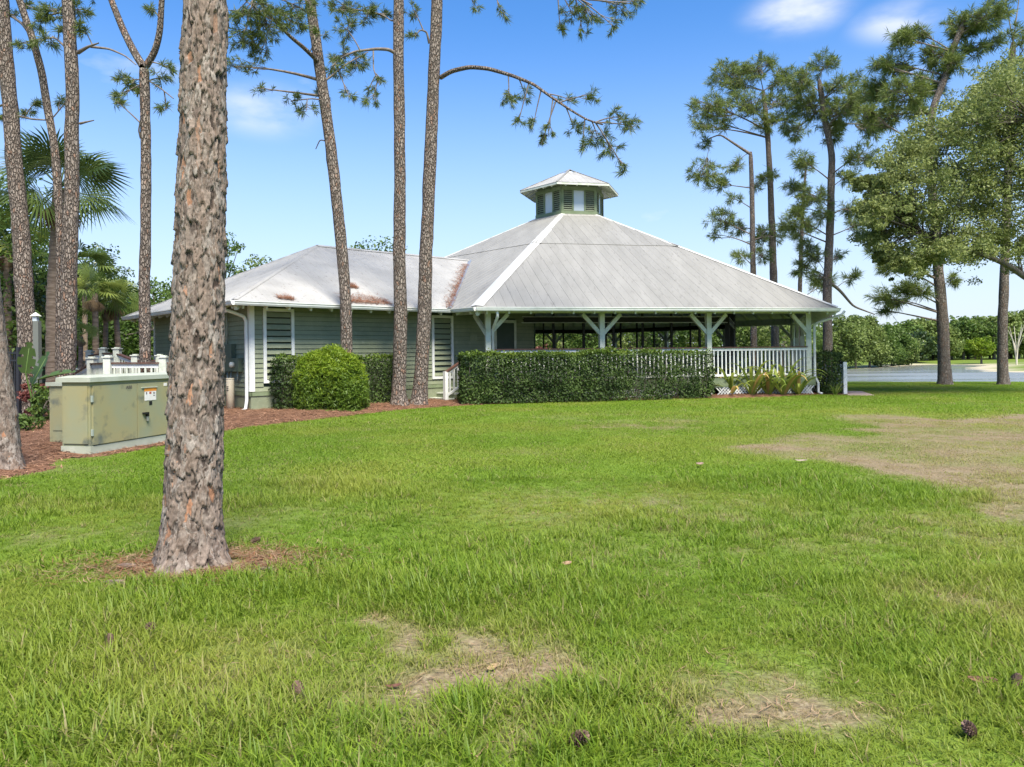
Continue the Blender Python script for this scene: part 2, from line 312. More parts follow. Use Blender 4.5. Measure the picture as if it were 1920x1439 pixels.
def water_mat():
    m = bpy.data.materials.new('lake_water'); m.use_nodes = True; t = m.node_tree; K = t.links.new; p = t.nodes['Principled BSDF']
    p.inputs['Base Color'].default_value = (.17, .18, .165, 1); p.inputs['Roughness'].default_value = .2; p.inputs['IOR'].default_value = 1.33; p.inputs['Specular IOR Level'].default_value = .6
    tc = N(t, 'ShaderNodeTexCoord'); mp = N(t, 'ShaderNodeMapping'); mp.inputs['Scale'].default_value = (.5, 1.6, 1); K(tc.outputs['Object'], mp.inputs['Vector'])
    n = N(t, 'ShaderNodeTexNoise'); n.inputs['Scale'].default_value = 2.2; n.inputs['Detail'].default_value = 5; K(mp.outputs[0], n.inputs['Vector'])
    b = N(t, 'ShaderNodeBump'); b.inputs['Strength'].default_value = 1; b.inputs['Distance'].default_value = .12; K(n.outputs['Fac'], b.inputs['Height']); K(b.outputs[0], p.inputs['Normal'])
    n2 = N(t, 'ShaderNodeTexNoise'); n2.inputs['Scale'].default_value = .05; n2.inputs['Detail'].default_value = 3; mp2 = N(t, 'ShaderNodeMapping'); mp2.inputs['Scale'].default_value = (.35, 2.2, 1); K(tc.outputs['Object'], mp2.inputs['Vector']); K(mp2.outputs[0], n2.inputs['Vector'])
    mr = N(t, 'ShaderNodeMapRange'); mr.inputs[1].default_value = .4; mr.inputs[2].default_value = .6; mr.inputs[3].default_value = .05; mr.inputs[4].default_value = .36; K(n2.outputs['Fac'], mr.inputs[0]); K(mr.outputs[0], p.inputs['Roughness'])
    return m
wm = MB(); wm.add([(x, y, WZ) for x, y in ((14, 38), (300, 38), (300, 215), (14, 215))], [(0, 1, 2, 3)])
tag(wm.build('lake_water', water_mat()), kind='structure')
# ---------------------------------------------------------------- the pavilion with its wing
R0, ZE, RB, ZB = 12.15, 2.91, 1.58, 7.52
C30, T30 = math.cos(math.pi/6), math.tan(math.pi/6)
AE, AT = R0*C30, RB*C30; SL = (ZB-ZE)/(AE-AT); AS = 5.0
WX, WLN, ZR = 4.72, 17.34, 5.22; WS = (ZR-ZE)/WX; SV = AE-(ZR-ZE)/SL
ZF, ZC = .6, 1.65                       # deck and rail cap heights
bld = thing('pavilion_building', (HX, HY, 0), 'sage green building with a hexagonal open pavilion, grey metal roof and louvred cupola', 'building')
def facefr(k):
    a = PH+math.radians(k); O = V3(math.sin(a), -math.cos(a), 0); T = V3(math.cos(a), math.sin(a), 0)
    return O, T
fp = lambda k, a, t, dz=0: V3(HX, HY, 0)+facefr(k)[0]*a+facefr(k)[1]*t+V3(0, 0, ZE+(AE-a)*SL+dz)
def panel(p, parent, m, nm='roof_panel', rib=.013):
    bl, br, tr, tl = [V3(*q) for q in p]
    n = np.cross(br-bl, (tl+tr)/2-bl); n /= np.linalg.norm(n)
    b = MB(); th = n*.012
    if np.linalg.norm(tl-tr) < .02: b.prism([bl, br, tr], th)
    else: b.prism([bl, br, tr, tl], th)
    x = (br-bl)/np.linalg.norm(br-bl)
    for f_ in (0, .5):
        q0 = bl+(br-bl)*f_; q1 = tl+(tr-tl)*f_
        if np.linalg.norm(q1-q0) > .15:
            wd = .022 if f_ == 0 else .015; h_ = rib if f_ == 0 else rib*.7
            q0 = q0+th+x*(wd+.004); q1 = q1+th+x*(wd+.004)
            b.add([q0-x*wd, q0+x*wd, q0+n*h_, q1-x*wd, q1+x*wd, q1+n*h_], [(0, 1, 2), (3, 5, 4), (0, 2, 5, 3), (2, 1, 4, 5)])
    return b.build(nm, m, parent)
main = MB()
# timber deck under the sheets (one hexagonal shell) is the roof part itself, the sheets are its pieces
for k in range(0, 360, 60):
    for dz in (-.03, -.07):
        q = [fp(k, AE, -AE*T30, dz), fp(k, AE, AE*T30, dz), fp(k, AT, AT*T30, dz), fp(k, AT, -AT*T30, dz)]
        main.add(q, [(0, 1, 2, 3) if dz == -.03 else (3, 2, 1, 0)])
roof = main.build('main_roof', M['ceil'], bld)
PW = .6
for k in (0, -60, 60, 120, 180, 240):
    if k == -60: k = -60
    n = int(round(2*AE*T30/PW)); tw = 2*AE*T30/n
    if k in (120, 180, 240):
        for lo, hi, dz in ((AE+.04, AS, 0), (AS+.08, AT, .02)):
            panel([fp(k, lo, -lo*T30, dz), fp(k, lo, lo*T30, dz), fp(k, hi, hi*T30, dz), fp(k, hi, -hi*T30, dz)], roof, M['roof'])
        continue
    for i in range(n):
        t0, t1 = -AE*T30+i*tw, -AE*T30+(i+1)*tw
        a0, a1 = abs(t0)/T30, abs(t1)/T30
        jz = random.uniform(0, .004)
        if min(a0, a1) < AE:
            lo = AE+.04; h0, h1 = max(a0, AS), max(a1, AS)
            panel([fp(k, lo, t0, jz), fp(k, lo, t1, jz), fp(k, min(h1, lo-.01), t1, jz), fp(k, min(h0, lo-.01), t0, jz)], roof, M['roof'])
        if min(a0, a1) < AS:
            lo = AS+.08; h0, h1 = max(a0, AT), max(a1, AT); h0, h1 = min(h0, lo-.01), min(h1, lo-.01)
            panel([fp(k, lo, t0, .02+jz), fp(k, lo, t1, .02+jz), fp(k, h1, t1, .02+jz), fp(k, h0, t0, .02+jz)], roof, M['roof'])
for k in range(0, 360, 60):             # hip caps follow both slopes
    wv = .23 if k == 0 else .12
    lo, hi = hexv(R0+.03, k-30, ZE+.03), hexv(RB, k-30, ZB+.03)
    b = MB(); nA = fp(k, AE, 1)-fp(k, AE, 0); nB = fp(k-60, AE, -1)-fp(k-60, AE, 0)
    Oa, Ta = facefr(k); Ob, Tb = facefr(k-60); up = V3(0, 0, .016)
    d = (hi-lo); l_ = np.linalg.norm(d)
    # step sideways inside each slope
    b.add([lo+up, hi+up, hi+Ta*wv*.9, lo+Ta*wv], [(0, 1, 2, 3)]); b.add([lo+up, hi+up, hi-Tb*wv*.9, lo-Tb*wv], [(3, 2, 1, 0)])
    b.build('hip_cap', M['hip'], roof)
# wing roof
zw = lambda t: ZE+(WX-abs(t))*WS
wr = MB()
for dz in (-.03, -.07):
    A_, B_, C_, D_, E_, F_ = wing(WLN, WX, ZE+dz), wing(WLN, -WX, ZE+dz), wing(WLN-WX, 0, ZR+dz), wing(SV-.3, 0, ZR+dz), wing(AE, WX, ZE+dz), wing(AE, -WX, ZE+dz)
    fs = [(0, 1, 2), (0, 2, 3, 4), (1, 5, 3, 2)]
    wr.add([A_, B_, C_, D_, E_, F_], fs if dz == -.07 else [f[::-1] for f in fs])
wroof = wr.build('wing_roof', M['ceil'], bld)
n = 19; sw = (WLN-SV)/n
for sgn in (1, -1):
    for i in range(n):
        s0, s1 = SV+i*sw, SV+(i+1)*sw
        def tb(s): return min(WX+.04, (s-SV)*WX/(AE-SV)+.02)
        def tt(s): return max(0.0, WX-(WLN-s))
        P_ = lambda s, t: wing(s, sgn*t, zw(min(t, WX+.04))+.004)
        q = [P_(s0, tb(s0)), P_(s1, tb(s1)), P_(s1, min(tt(s1), tb(s1)-.01)), P_(s0, min(tt(s0), tb(s0)-.01))]
        if sgn == 1: q = [q[1], q[0], q[3], q[2]]
        panel(q, wroof, M['wroof'], rib=.012)
n = 16; tw = 2*WX/n
for i in range(n):
    t0, t1 = -WX+i*tw, -WX+(i+1)*tw
    P_ = lambda s, t: wing(s, t, ZE+(WLN-s)*WS+.004)
    q = [P_(WLN+.04, t0), P_(WLN+.04, t1), P_(WLN-(WX-abs(t1))-.001, t1), P_(WLN-(WX-abs(t0))-.001, t0)]
    panel(q, wroof, M['wroof'], rib=.012)
for sg in (1, -1):
    b = MB(); lo, hi = wing(WLN+.02, sg*(WX+.02), ZE+.035), wing(WLN-WX, 0, ZR+.035)
    b.add([lo, hi, hi-WA*.12-V3(0, 0, .012), lo-WA*.12-V3(0, 0, .012)], [(0, 1, 2, 3)]); b.add([lo, hi, hi-WN*sg*.12-V3(0, 0, .012), lo-WN*sg*.12-V3(0, 0, .012)], [(3, 2, 1, 0)])
    b.build('hip_cap', M['wroof'], wroof)
b = MB(); p0, p1 = wing(WLN-WX, 0, ZR+.045), wing(SV, 0, ZR+.045)
for sg in (1, -1): b.add([p0, p1, p1+WN*.14*sg-V3(0, 0, .075), p0+WN*.14*sg-V3(0, 0, .075)], [(0, 1, 2, 3)])
b.build('ridge_cap', M['wroof'], wroof)
for sg in (1, -1):                      # valley flashing
    b = MB(); lo, hi = wing(AE+.05, sg*(WX), ZE+.03), wing(SV, 0, ZR+.035)
    b.beam(lo, hi, .12, .02).build('valley_flashing', M['steel'], wroof)
# gutters
def gutter(p0, p1, out, nm='gutter'):
    d = V3(*p1)-V3(*p0); o = V3(*out)
    prof = [(0, -.115), (.06, -.115), (.085, -.07), (.085, -.045), (.105, -.02), (.105, 0), (0, 0)]
    b = MB(); b.prism([V3(*p0)+o*x+V3(0, 0, z) for x, z in prof], d); return b.build(nm, M['white'], bld)
gz_ = ZE-.01
for k in (0, 60, 120, 180, 240):
    O, T = facefr(k); gutter(hexv(R0+.02, k-30, gz_), hexv(R0+.02, k+30, gz_), O)
O, T = facefr(-60)
gutter(hexv(R0+.02, -30, gz_), wing(AE+.02, WX+.02, gz_), O); gutter(wing(AE+.02, -WX-.02, gz_), hexv(R0+.02, -90, gz_), O)
gutter(wing(AE+.02, WX+.02, gz_), wing(WLN+.02, WX+.02, gz_), WN); gutter(wing(WLN+.02, WX+.12, gz_), wing(WLN+.02, -WX-.12, gz_), WA); gutter(wing(WLN+.02, -WX-.02, gz_), wing(AE, -WX-.02, gz_), -WN)
# rafters with exposed tails
for k in (0, 60, 120, 180, 240, 300):
    n = 18
    for i in range(n):
        t = (-.5+(i+.5)/n)*2*AE*T30; ah = max(abs(t)/T30, AT+.1)
        if k == 300 and abs(t) < WX-.2: continue
        b = MB(); b.beam(fp(k, AE-.02, t, -.15), fp(k, ah, t, -.15), .05, .15); b.build('rafter', M['beam'], roof)
    b = MB(); b.beam(hexv(R0-.05, k-30, ZE-.17), hexv(RB, k-30, ZB-.17), .09, .2); b.build('hip_rafter', M['beam'], roof)
for i in range(11):
    s = AE+.35+i*.62; ln_ = min(1.0, WLN-s-.02)
    for sg in (1, -1):
        b = MB(); b.beam(wing(s, sg*(WX-.03), ZE-.14), wing(s, sg*(WX-max(ln_, .12)), ZE-.14+(max(ln_, .12)-.03)*WS), .05, .14); b.build('rafter_tail', M['beam'], wroof)
for i in range(13):
    t = -WX+.5+i*.726; ln_ = min(1.0, WX-abs(t)); b = MB(); b.beam(wing(WLN-.03, t, ZE-.14), wing(WLN-ln_, t, ZE-.14+(ln_-.03)*WS), .05, .14); b.build('rafter_tail', M['beam'], wroof)
b = MB(); b.beam(wing(WLN-.08, WX-.08, ZE-.16), wing(WLN-1.2, WX-1.2, ZE-.16+1.12*WS), .09, .16); b.build('hip_rafter', M['beam'], wroof)
# deck
b = MB(); b.prism([hexv(R0-.8, k+30, ZF-.16) for k in range(0, 360, 60)][::-1][::-1], (0, 0, .16)); b.build('deck', M['deck'], bld)
for k in (0, 60, 120, 180, 240, 300):
    O, T = facefr(k); p0, p1 = hexv(R0-.78, k-30, 0), hexv(R0-.78, k+30, 0)
    b = MB(); b.beam(p0+V3(0, 0, ZF-.13), p1+V3(0, 0, ZF-.13), .03, .3); b.build('deck_fascia', M['trimgreen'], bld)
    if k == 0:
        for j in range(3):              # lattice skirts under the front
            q0, q1 = p0+(p1-p0)*(j/3), p0+(p1-p0)*((j+1)/3); ln = np.linalg.norm(q1-q0); d = (q1-q0)/ln; b = MB(); st = .11; i = -3
            while i*st < ln:
                for sg in (1, -1):
                    x0 = i*st; x1 = x0+.33; pa, pb = (x0, x1) if sg > 0 else (x1, x0)
                    if min(pa, pb) > 0 and max(pa, pb) < ln: b.beam(q0+d*pa+V3(0, 0, .0)+O*.008*sg, q0+d*pb+V3(0, 0, .33)+O*.008*sg, .008, .035, up=tuple(np.cross(d, O)))
                i += 1
            b.build('lattice_skirt', M['white'], bld)
# posts, braces, rails
def post_pt(k, j): return hexv(R0-1, k-30, 0)+(hexv(R0-1, k+30, 0)-hexv(R0-1, k-30, 0))*(j/3)
balm = MB(); balm.box((0, 0, 0), (.042, .042, ZC-ZF-.16)); balmesh = balm.mesh('baluster', M['white'])
for k in (0, 60, 120, 180, 240, 300):
    O, T = facefr(k)
    b = MB(); b.beam(hexv(R0-1, k-30, 2.92), hexv(R0-1, k+30, 2.92), .14, .3); b.build('perimeter_beam', M['beam'], bld)
    for j in range(3):
        if k == 300 and j < 2: continue
        p = post_pt(k, j); b = MB(); b.box(p+V3(0, 0, (ZF-.6+2.77)/2), (.165, .165, 2.77-ZF+.6), T); po = b.build('post', M['beam'], bld)
        dirs = [(T, 1)]
        dirs.append((-T, 1) if j else (-facefr(k-60)[1], 1))
        for d, _ in dirs:
            b = MB(); b.beam(p+d*.02+V3(0, 0, 2.08), p+d*.64+V3(0, 0, 2.74), .10, .12); b.build('brace', M['beam'], po)
    for j in range(3):
        if k == 300: continue
        p0, p1 = post_pt(k, j)+T*.085, post_pt(k, j+1)-T*.085; ln = np.linalg.norm(p1-p0)
        b = MB(); b.beam(p0+V3(0, 0, ZC-.085), p1+V3(0, 0, ZC-.085), .06, .09); b.beam(p0+V3(0, 0, ZF+.1), p1+V3(0, 0, ZF+.1), .05, .07); rl = b.build('railing', M['white'], bld)
        b = MB(); b.beam(p0+V3(0, 0, ZC-.02), p1+V3(0, 0, ZC-.02), .15, .038); b.build('rail_cap', M['cap'], rl)
        nb = 24
        if k in (0, 60, 120):
            for i in range(nb):
                q = p0+(p1-p0)*((i+.7)/(nb+.4)); q[2] = (ZC+ZF)/2; o = obj('baluster', balmesh, rl, q-org(bld), PH+math.radians(k))
        else:
            b = MB()
            for i in range(nb): b.box(p0+(p1-p0)*((i+.7)/(nb+.4))+V3(0, 0, (ZC+ZF)/2), (.042, .042, ZC-ZF-.16), T)
            tag(b.build('balusters', M['white'], rl), kind='stuff')
# screened inner room
RI = 8.0
for k in (0, 60, 120, 180, 240):
    O, T = facefr(k); p0, p1 = hexv(RI, k-30, 0), hexv(RI, k+30, 0); W_ = np.linalg.norm(p1-p0)
    b = MB(); b.beam(p0+V3(0, 0, 2.685), p1+V3(0, 0, 2.685), .12, .19); hd = b.build('screen_header', M['black'], bld)
    for z in (2.58, 2.79): b = MB(); b.beam(p0+V3(0, 0, z)+O*.05, p1+V3(0, 0, z)+O*.05, .06, .022); b.build('header_trim', M['white'], hd)
    b = MB(); b.beam(p0+V3(0, 0, .95), p1+V3(0, 0, .95), .1, .7); b.build('knee_wall', M['darkgreen'], bld)
    for f_ in (0, .16, .3, .44, .58, .72, .86):
        q = p0+(p1-p0)*f_; wd = .16 if f_ == 0 else .075
        b = MB(); b.box(q+V3(0, 0, (.6+3.4)/2), (wd, wd, 2.8), T); b.build('mullion', M['black'], bld)
O, T = facefr(60); p0, p1 = hexv(RI, 30, 0), hexv(RI, 90, 0)
b = MB(); b.beam(p0+(p1-p0)*.01+V3(0, 0, 1.6), p0+(p1-p0)*.14+V3(0, 0, 1.6), .09, 2.0); b.build('screen_panel', M['darkgreen'], bld)
# wing walls
OV = .72; TW, SW = WX-OV, WLN-OV
def wall_s(px, t=TW):                   # where the photo column meets the wing's side wall
    a, _ = ray(px, 640); q = wing(0, t, 0); return -(q[0]-a*q[1])/(WA[0]-a*WA[1])
def wall_t(px, s=SW):
    a, _ = ray(px, 640); q = wing(s, 0, 0); return -(q[0]-a*q[1])/(WN[0]-a*WN[1])
def wz(px, py, s, t): q = wing(s, t, 0); return aty(px, py, q[1])[2]
b = MB(); hgt = 3.25
for sg in (1, -1):
    b.beam(wing(SW-.06, sg*(TW-.06), hgt/2), wing(6.2, sg*(TW-.06), hgt/2), .08, hgt)
b.beam(wing(SW-.06, TW-.11, hgt/2), wing(SW-.06, -TW+.11, hgt/2), .08, hgt)
wl = b.build('wing_wall', M['darkgreen'], bld)
S1, S2 = wall_s(493), wall_s(551); S3, S4 = wall_s(809), wall_s(849); D1, D2 = wall_s(926), wall_s(967)
ztop1, zbot1 = wz(520, 579, (S1+S2)/2, TW), .78; ztop2, zbot2 = wz(828, 592, (S3+S4)/2, TW), .72
EXP = .127; z = .56
while z < 3.1:                          # every siding board is its own piece
    segs = [(SW+.0, 6.3)]
    for sa, sb, lo, hi in ((S1, S2, zbot1, ztop1), (S3, S4, zbot2, ztop2), (D1, D2, ZF, 2.66)):
        if z+EXP > lo and z < hi:
            new = []
            for a_, b_ in segs:
                if a_ > sa > b_: new += [(a_, sa), (sb, b_)]
                else: new.append((a_, b_))
            segs = new
    def board(p0, p1, out):
        b = MB(); o = V3(*out); j = random.uniform(-.0015, .0015)
        b.prism([p0+V3(0, 0, z), p0+o*(.040+j)+V3(0, 0, z), p0+o*(.016+j)+V3(0, 0, z+EXP-.007), p0+V3(0, 0, z+EXP-.007)], p1-p0); b.build('siding_board', M['siding'], wl)  # gap over each board: dark wall behind stands in for a shadow line
    for a_, b_ in segs:
        if a_-b_ > .05: board(wing(a_, TW-.02, 0), wing(b_, TW-.02, 0), WN)
    board(wing(SW-.02, TW, 0), wing(SW-.02, -TW, 0), WA); board(wing(SW, -TW+.02, 0), wing(9, -TW+.02, 0), -WN)
    z += EXP
b = MB(); b.beam(wing(SW+.035, TW+.0, .5), wing(6.3, TW+.0, .5), .06, .1); b.beam(wing(SW, TW+.03, .5), wing(SW, -TW, .5), .06, .1); b.build('skirt_trim', M['trimgreen'], bld)
b = MB(); b.beam(wing(SW+.0, TW-.02, .26), wing(6.3, TW-.02, .26), .05, .4); b.beam(wing(SW-.02, TW-.05, .26), wing(SW-.02, -TW, .26), .05, .4); b.build('skirt_board', M['siding'], bld)
b = MB(); b.beam(wing(SW-.03, TW-.05, .05), wing(6.3, TW-.05, .05), .06, .2); b.beam(wing(SW-.05, TW-.09, .05), wing(SW-.05, -TW, .05), .06, .2); b.build('foundation', M['trimgreen'], bld)
for (s, t, lab) in ((SW, TW, 1), (SW, -TW, 0)):
    sg = 1 if t > 0 else -1
    b = MB(); b.box(wing(SW-.045, t+sg*.02, 1.82), (.115, .035, 2.5), WA); b.box(wing(SW+.02, t-sg*.03, 1.82), (.035, .1, 2.5), WA); b.build('corner_board', M['white'], bld)
def shutter(sa, sb, lo, hi):
    fr = MB(); w_ = .085; sm = (sa+sb)/2; t = TW+.018
    for s in (sa, sb): fr.box(wing(s+(-w_/2 if s == sa else w_/2), t, (lo+hi)/2), (w_, .05, hi-lo), WA)
    fr.box(wing(sm, t, hi-w_/2), (sa-sb-2*w_, .05, w_), WA); fr.box(wing(sm, t, lo+w_/2), (sa-sb-2*w_, .05, w_), WA)
    f = fr.build('louvred_shutter', M['white'], bld)
    b = MB(); b.box(wing(sm, TW-.03, (lo+hi)/2), (sa-sb-.1, .02, hi-lo-.1), WA); b.build('backing', M['black'], f)
    n = int((hi-lo-2*w_)/.165); h_ = (hi-lo-2*w_)/n
    for i in range(n):
        z_ = lo+w_+(i+.5)*h_; b = MB(); b.box(wing(sm, t-.008, z_), (sa-sb-2*w_-.01, .014, h_*.92), WA, up=tuple(V3(0, 0, 1)-WN*.55)); b.build('slat', M['siding'], f)
shutter(S1, S2, zbot1, ztop1); shutter(S3, S4, zbot2, ztop2)
dr = MB(); sm = (D1+D2)/2; dr.box(wing(sm, TW+.005, (ZF+2.6)/2), (D1-D2-.2, .05, 2.6-ZF), WA); do = dr.build('door', M['darkgreen'], bld)
b = MB()
for s in (D1, D2): b.box(wing(s+(-.05 if s == D1 else .05), TW+.015, (ZF+2.66)/2), (.1, .05, 2.66-ZF), WA)
b.box(wing(sm, TW+.015, 2.61), (D1-D2-.2, .05, .1), WA); b.build('door_frame', M['beam'], do)
b = MB(); b.tube([wing(D1-.2, TW+.06, 1.62), wing(D1-.2, TW+.06, 1.56)], .025); b.build('handle', M['steel'], do)
b = MB(); s_ = wall_s(887); b.box(wing(s_, TW+.02, 2.05), (.3, .03, .2), WA); b.build('notice_plate', M['siding'], bld)
# downspouts
def spout(path, nm='downspout'): b = MB(); b.tube(path, .045, 8); return b.build(nm, M['white'], bld, smooth=True)
def P(px, py, q): return aty(px, py, q[1])
q0 = wing(WLN-.1, WX+.0, 0)
spout([wing(WLN+.06, WX-.55, ZE-.1), wing(WLN+.06, WX-.55, ZE-.2), wing(SW+.5, WX-.6, ZE-.27), wing(SW+.16, TW-.03, ZE-.36), wing(SW+.09, TW-.05, ZE-.48), wing(SW+.09, TW-.05, .35), wing(SW+.12, TW-.05, .12), wing(SW+.26, TW-.05, .05)])
vq = hexv(R0-1, 30, 0); O, T = facefr(0)
spout([vq+T*.75+O*.9+V3(0, 0, 2.8), vq+T*.7+O*.8+V3(0, 0, 2.68), vq+T*.2+O*.25+V3(0, 0, 2.45), vq+T*.13+O*.14+V3(0, 0, 2.35), vq+T*.13+O*.14+V3(0, 0, .62), vq+T*.2+O*.22+V3(0, 0, .4), vq+T*.2+O*.22+V3(0, 0, .08), vq+T*.26+O*.36+V3(0, 0, .04)])
vq = hexv(R0-1, -30, 0)
spout([vq+T*.14+O*.86+V3(0, 0, 2.8), vq+T*.16+O*.8+V3(0, 0, 2.62), vq+T*.14+O*.3+V3(0, 0, 2.35), vq+T*.14+O*.1+V3(0, 0, 2.2), vq+T*.14+O*.1+V3(0, 0, .2)])
# cupola
CR, CZ0, CZ1, RR, ZRF, ZAP = 1.58, 7.46, 8.72, 2.305, 8.77, 9.79
b = MB(); b.prism([hexv(CR-.06, k-30, CZ0) for k in range(0, 360, 60)], (0, 0, CZ1-CZ0+.2)); cup = b.build('cupola', M['trimgreen'], bld)
for k in range(0, 360, 60):
    O, T = facefr(k); ap = CR*C30; hw = CR*.5; cc = V3(HX, HY, 0)+O*ap
    def bx(t0, t1, z0, z1, d0, d1, m, nm, par=cup):
        b = MB(); b.box(cc+T*(t0+t1)/2+O*(d0+d1)/2+V3(0, 0, (z0+z1)/2), (t1-t0, abs(d1-d0), z1-z0), T); return b.build(nm, m, par)
    bx(-hw-.02, hw+.02, CZ0-.02, CZ0+.22, -.03, .035, M['trimgreen'], 'base_trim')
    bx(-hw, hw, CZ1-.14, CZ1+.02, -.03, .02, M['trimgreen'], 'head_trim')
    z0, z1 = CZ0+.22, CZ1-.14
    for sg in (-1, 1): bx(sg*(hw-.05)-.05, sg*(hw-.05)+.05, z0, z1, -.03, .018, M['trimgreen'], 'corner_trim'); bx(sg*.27-.035, sg*.27+.035, z0, z1, -.03, .014, M['trimgreen'], 'jamb')
    bx(-.235, .235, z0, z1, -.045, -.02, M['glass'], 'window_pane')
    for sg in (-1, 1):
        c0, c1 = sorted((sg*.305, sg*(hw-.1)))
        bx(c0, c1, z0, z1, -.05, -.04, M['black'], 'louvre_backing')
        n = 10
        for i in range(n):
            z_ = z0+(i+.5)*(z1-z0)/n; b = MB(); b.box(cc+T*(c0+c1)/2-O*.012+V3(0, 0, z_), (c1-c0, .012, .072), T, up=tuple(V3(0, 0, 1)-O*.75)); b.build('louvre_slat', M['siding'], cup)
b = MB()
for k in range(0, 360, 60):
    for dz in (-.03, -.06):
        q = [hexv(RR-.02, k-30, ZRF+dz), hexv(RR-.02, k+30, ZRF+dz), V3(HX, HY, ZAP+dz)]; b.add(q, [(0, 1, 2) if dz == -.03 else (2, 1, 0)])
crf = b.build('cupola_roof', M['ceil'], bld)
aeR = RR*C30; slr = (ZAP-ZRF)/aeR
for k in range(0, 360, 60):
    O, T = facefr(k); n = 5; tw = 2*aeR*T30/n; q3 = lambda a, t: V3(HX, HY, 0)+O*a+T*t+V3(0, 0, ZRF+(aeR-a)*slr)
    for i in range(n):
        t0, t1 = -aeR*T30+i*tw, -aeR*T30+(i+1)*tw
        panel([q3(aeR+.02, t0), q3(aeR+.02, t1), q3(min(abs(t1)/T30, aeR), t1), q3(min(abs(t0)/T30, aeR), t0)], crf, M['wroof'], rib=.012)
    b = MB(); b.beam(hexv(RR, k-30, ZRF+.025), V3(HX, HY, ZAP+.03), .09, .015); b.build('hip_cap', M['roof'], crf)
    b = MB(); b.beam(hexv(RR, k-30, ZRF-.05), hexv(RR, k+30, ZRF-.05), .03, .09); b.build('fascia', M['beam'], crf)
    for t in (-.75, -.25, .25, .75): b = MB(); b.beam(q3(aeR-.04, t)-V3(0, 0, .11), q3(CR*C30-.05, t)-V3(0, 0, .11), .05, .1); b.build('rafter_tail', M['beam'], crf)
b = MB()
for k in range(0, 360, 60): b.add([hexv(RB+.38, k-30, ZB-.38*SL*C30/C30+.07), hexv(RB+.38, k+30, ZB-.38*SL+.07), hexv(CR, k+30, CZ0+.09), hexv(CR, k-30, CZ0+.09)], [(0, 1, 2, 3)])
b.build('flashing', M['wroof'], cup)
# steps up to the porch, left of the corner post
st = thing('porch_steps', at(838, 756), 'grey wooden steps with a white newel post and handrail beside the louvred shutter', 'steps')
p0 = at(836, 757); dirS = -WA
for i in range(3):
    b = MB(); c = p0+dirS*(.18+.3*i)-WN*.55+V3(0, 0, .15*(i+1)-.02); b.box(c, (1.1, .32, .04), WN); b.build('tread', M['beam'], st)
    b = MB(); b.box(c+V3(0, 0, -.085)-dirS*.13, (1.08, .03, .13), WN); b.build('riser', M['siding'], st)
b = MB(); b.box(p0+V3(0, 0, .48), (.115, .115, 1.0), WA); b.build('newel_post', M['white'], st)
e = p0+dirS*.55
b = MB(); b.beam(p0+V3(0, 0, .96), e+dirS*.1+V3(0, 0, 1.3), .12, .04); b.build('handrail', M['cap'], st)
b = MB(); b.beam(p0+V3(0, 0, .9), e+dirS*.1+V3(0, 0, 1.24), .05, .06); b.build('top_rail', M['white'], st); b = MB(); b.beam(p0+V3(0, 0, .22), e+dirS*.1+V3(0, 0, .56), .05, .06); b.build('bottom_rail', M['white'], st)
for i in range(3):
    q = p0+dirS*(.16+.16*i); b = MB(); b.box(q+V3(0, 0, .58+.16*(.16+.16*i)/.3+.0), (.04, .04, .72), WA); b.build('baluster', M['white'], st)
# right-hand stair rail beyond the dark hedge
st = thing('side_steps', at(1584, 740), 'white stair railing with dark handrail beside the dark clipped hedge', 'railing')
pr = at(1584, 740); b = MB(); b.box(pr+V3(0, 0, .55), (.12, .12, 1.1), (1, 0, 0)); b.build('newel_post', M['white'], st)
dr_ = V3(-.55, .83, 0); dr_ /= np.linalg.norm(dr_); pe = pr+dr_*1.15
b = MB(); b.box(pe+V3(0, 0, .65), (.12, .12, 1.3), (1, 0, 0)); b.build('newel_post', M['white'], st)
b = MB(); b.beam(pr+V3(0, 0, 1.07), pe+V3(0, 0, 1.25), .12, .04); b.build('handrail', M['black'], st)
for i in range(7): q = pr+dr_*(.13+.14*i); b = MB(); b.box(q+V3(0, 0, .6+.02*i), (.04, .04, .86), dr_); b.build('baluster', M['white'], st)
pv = MB(); q = [at(1640, 743)+V3(0, 0, .012), at(1590, 743)+V3(0, 0, .012), at(1586, 735)+V3(0, 0, .012), at(1616, 735)+V3(0, 0, .012)]; pv.prism([c-V3(0, 0, .06) for c in q][::-1], (0, 0, .075))
tag(pv.build('path', mat('brick_path', (.42, .3, .26), (.34, .24, .2), scale=9, rough=.8)), kind='structure')
# ---------------------------------------------------------------- vegetation helpers
def unit(v): return v/np.maximum(np.linalg.norm(v, axis=-1, keepdims=True), 1e-9)
def leaf_arrays(pts, outw, L_, W_, r, up=.5, jit=.9, fold=.25):
    n = len(pts); nr = unit(outw*.6+V3(0, 0, up)+r.normal(size=(n, 3))*jit); a = unit(np.cross(nr, r.normal(size=(n, 3)))); b = np.cross(nr, a)
    s = r.uniform(.65, 1.25, (n, 1)); l, w_ = L_*s, W_*s
    v = np.stack([pts-a*l*.5, pts+b*w_*.5+nr*w_*fold, pts+a*l*.5-nr*l*.12, pts-b*w_*.5+nr*w_*fold], 1).reshape(-1, 3)
    f = np.arange(4*n).reshape(n, 4); return v, f, np.repeat(r.uniform(0, 1, n), 4)
def clump_points(cen, rad, n, r, zsq=.75, shell=.45):
    K_ = len(cen); d = unit(r.normal(size=(K_*n, 3))); rr = r.uniform(shell**3, 1, (K_*n, 1))**(1/3)
    c = np.repeat(np.asarray(cen), n, 0); q = np.repeat(np.asarray(rad), n)[:, None]
    off = d*rr*q; off[:, 2] *= zsq; return c+off, d
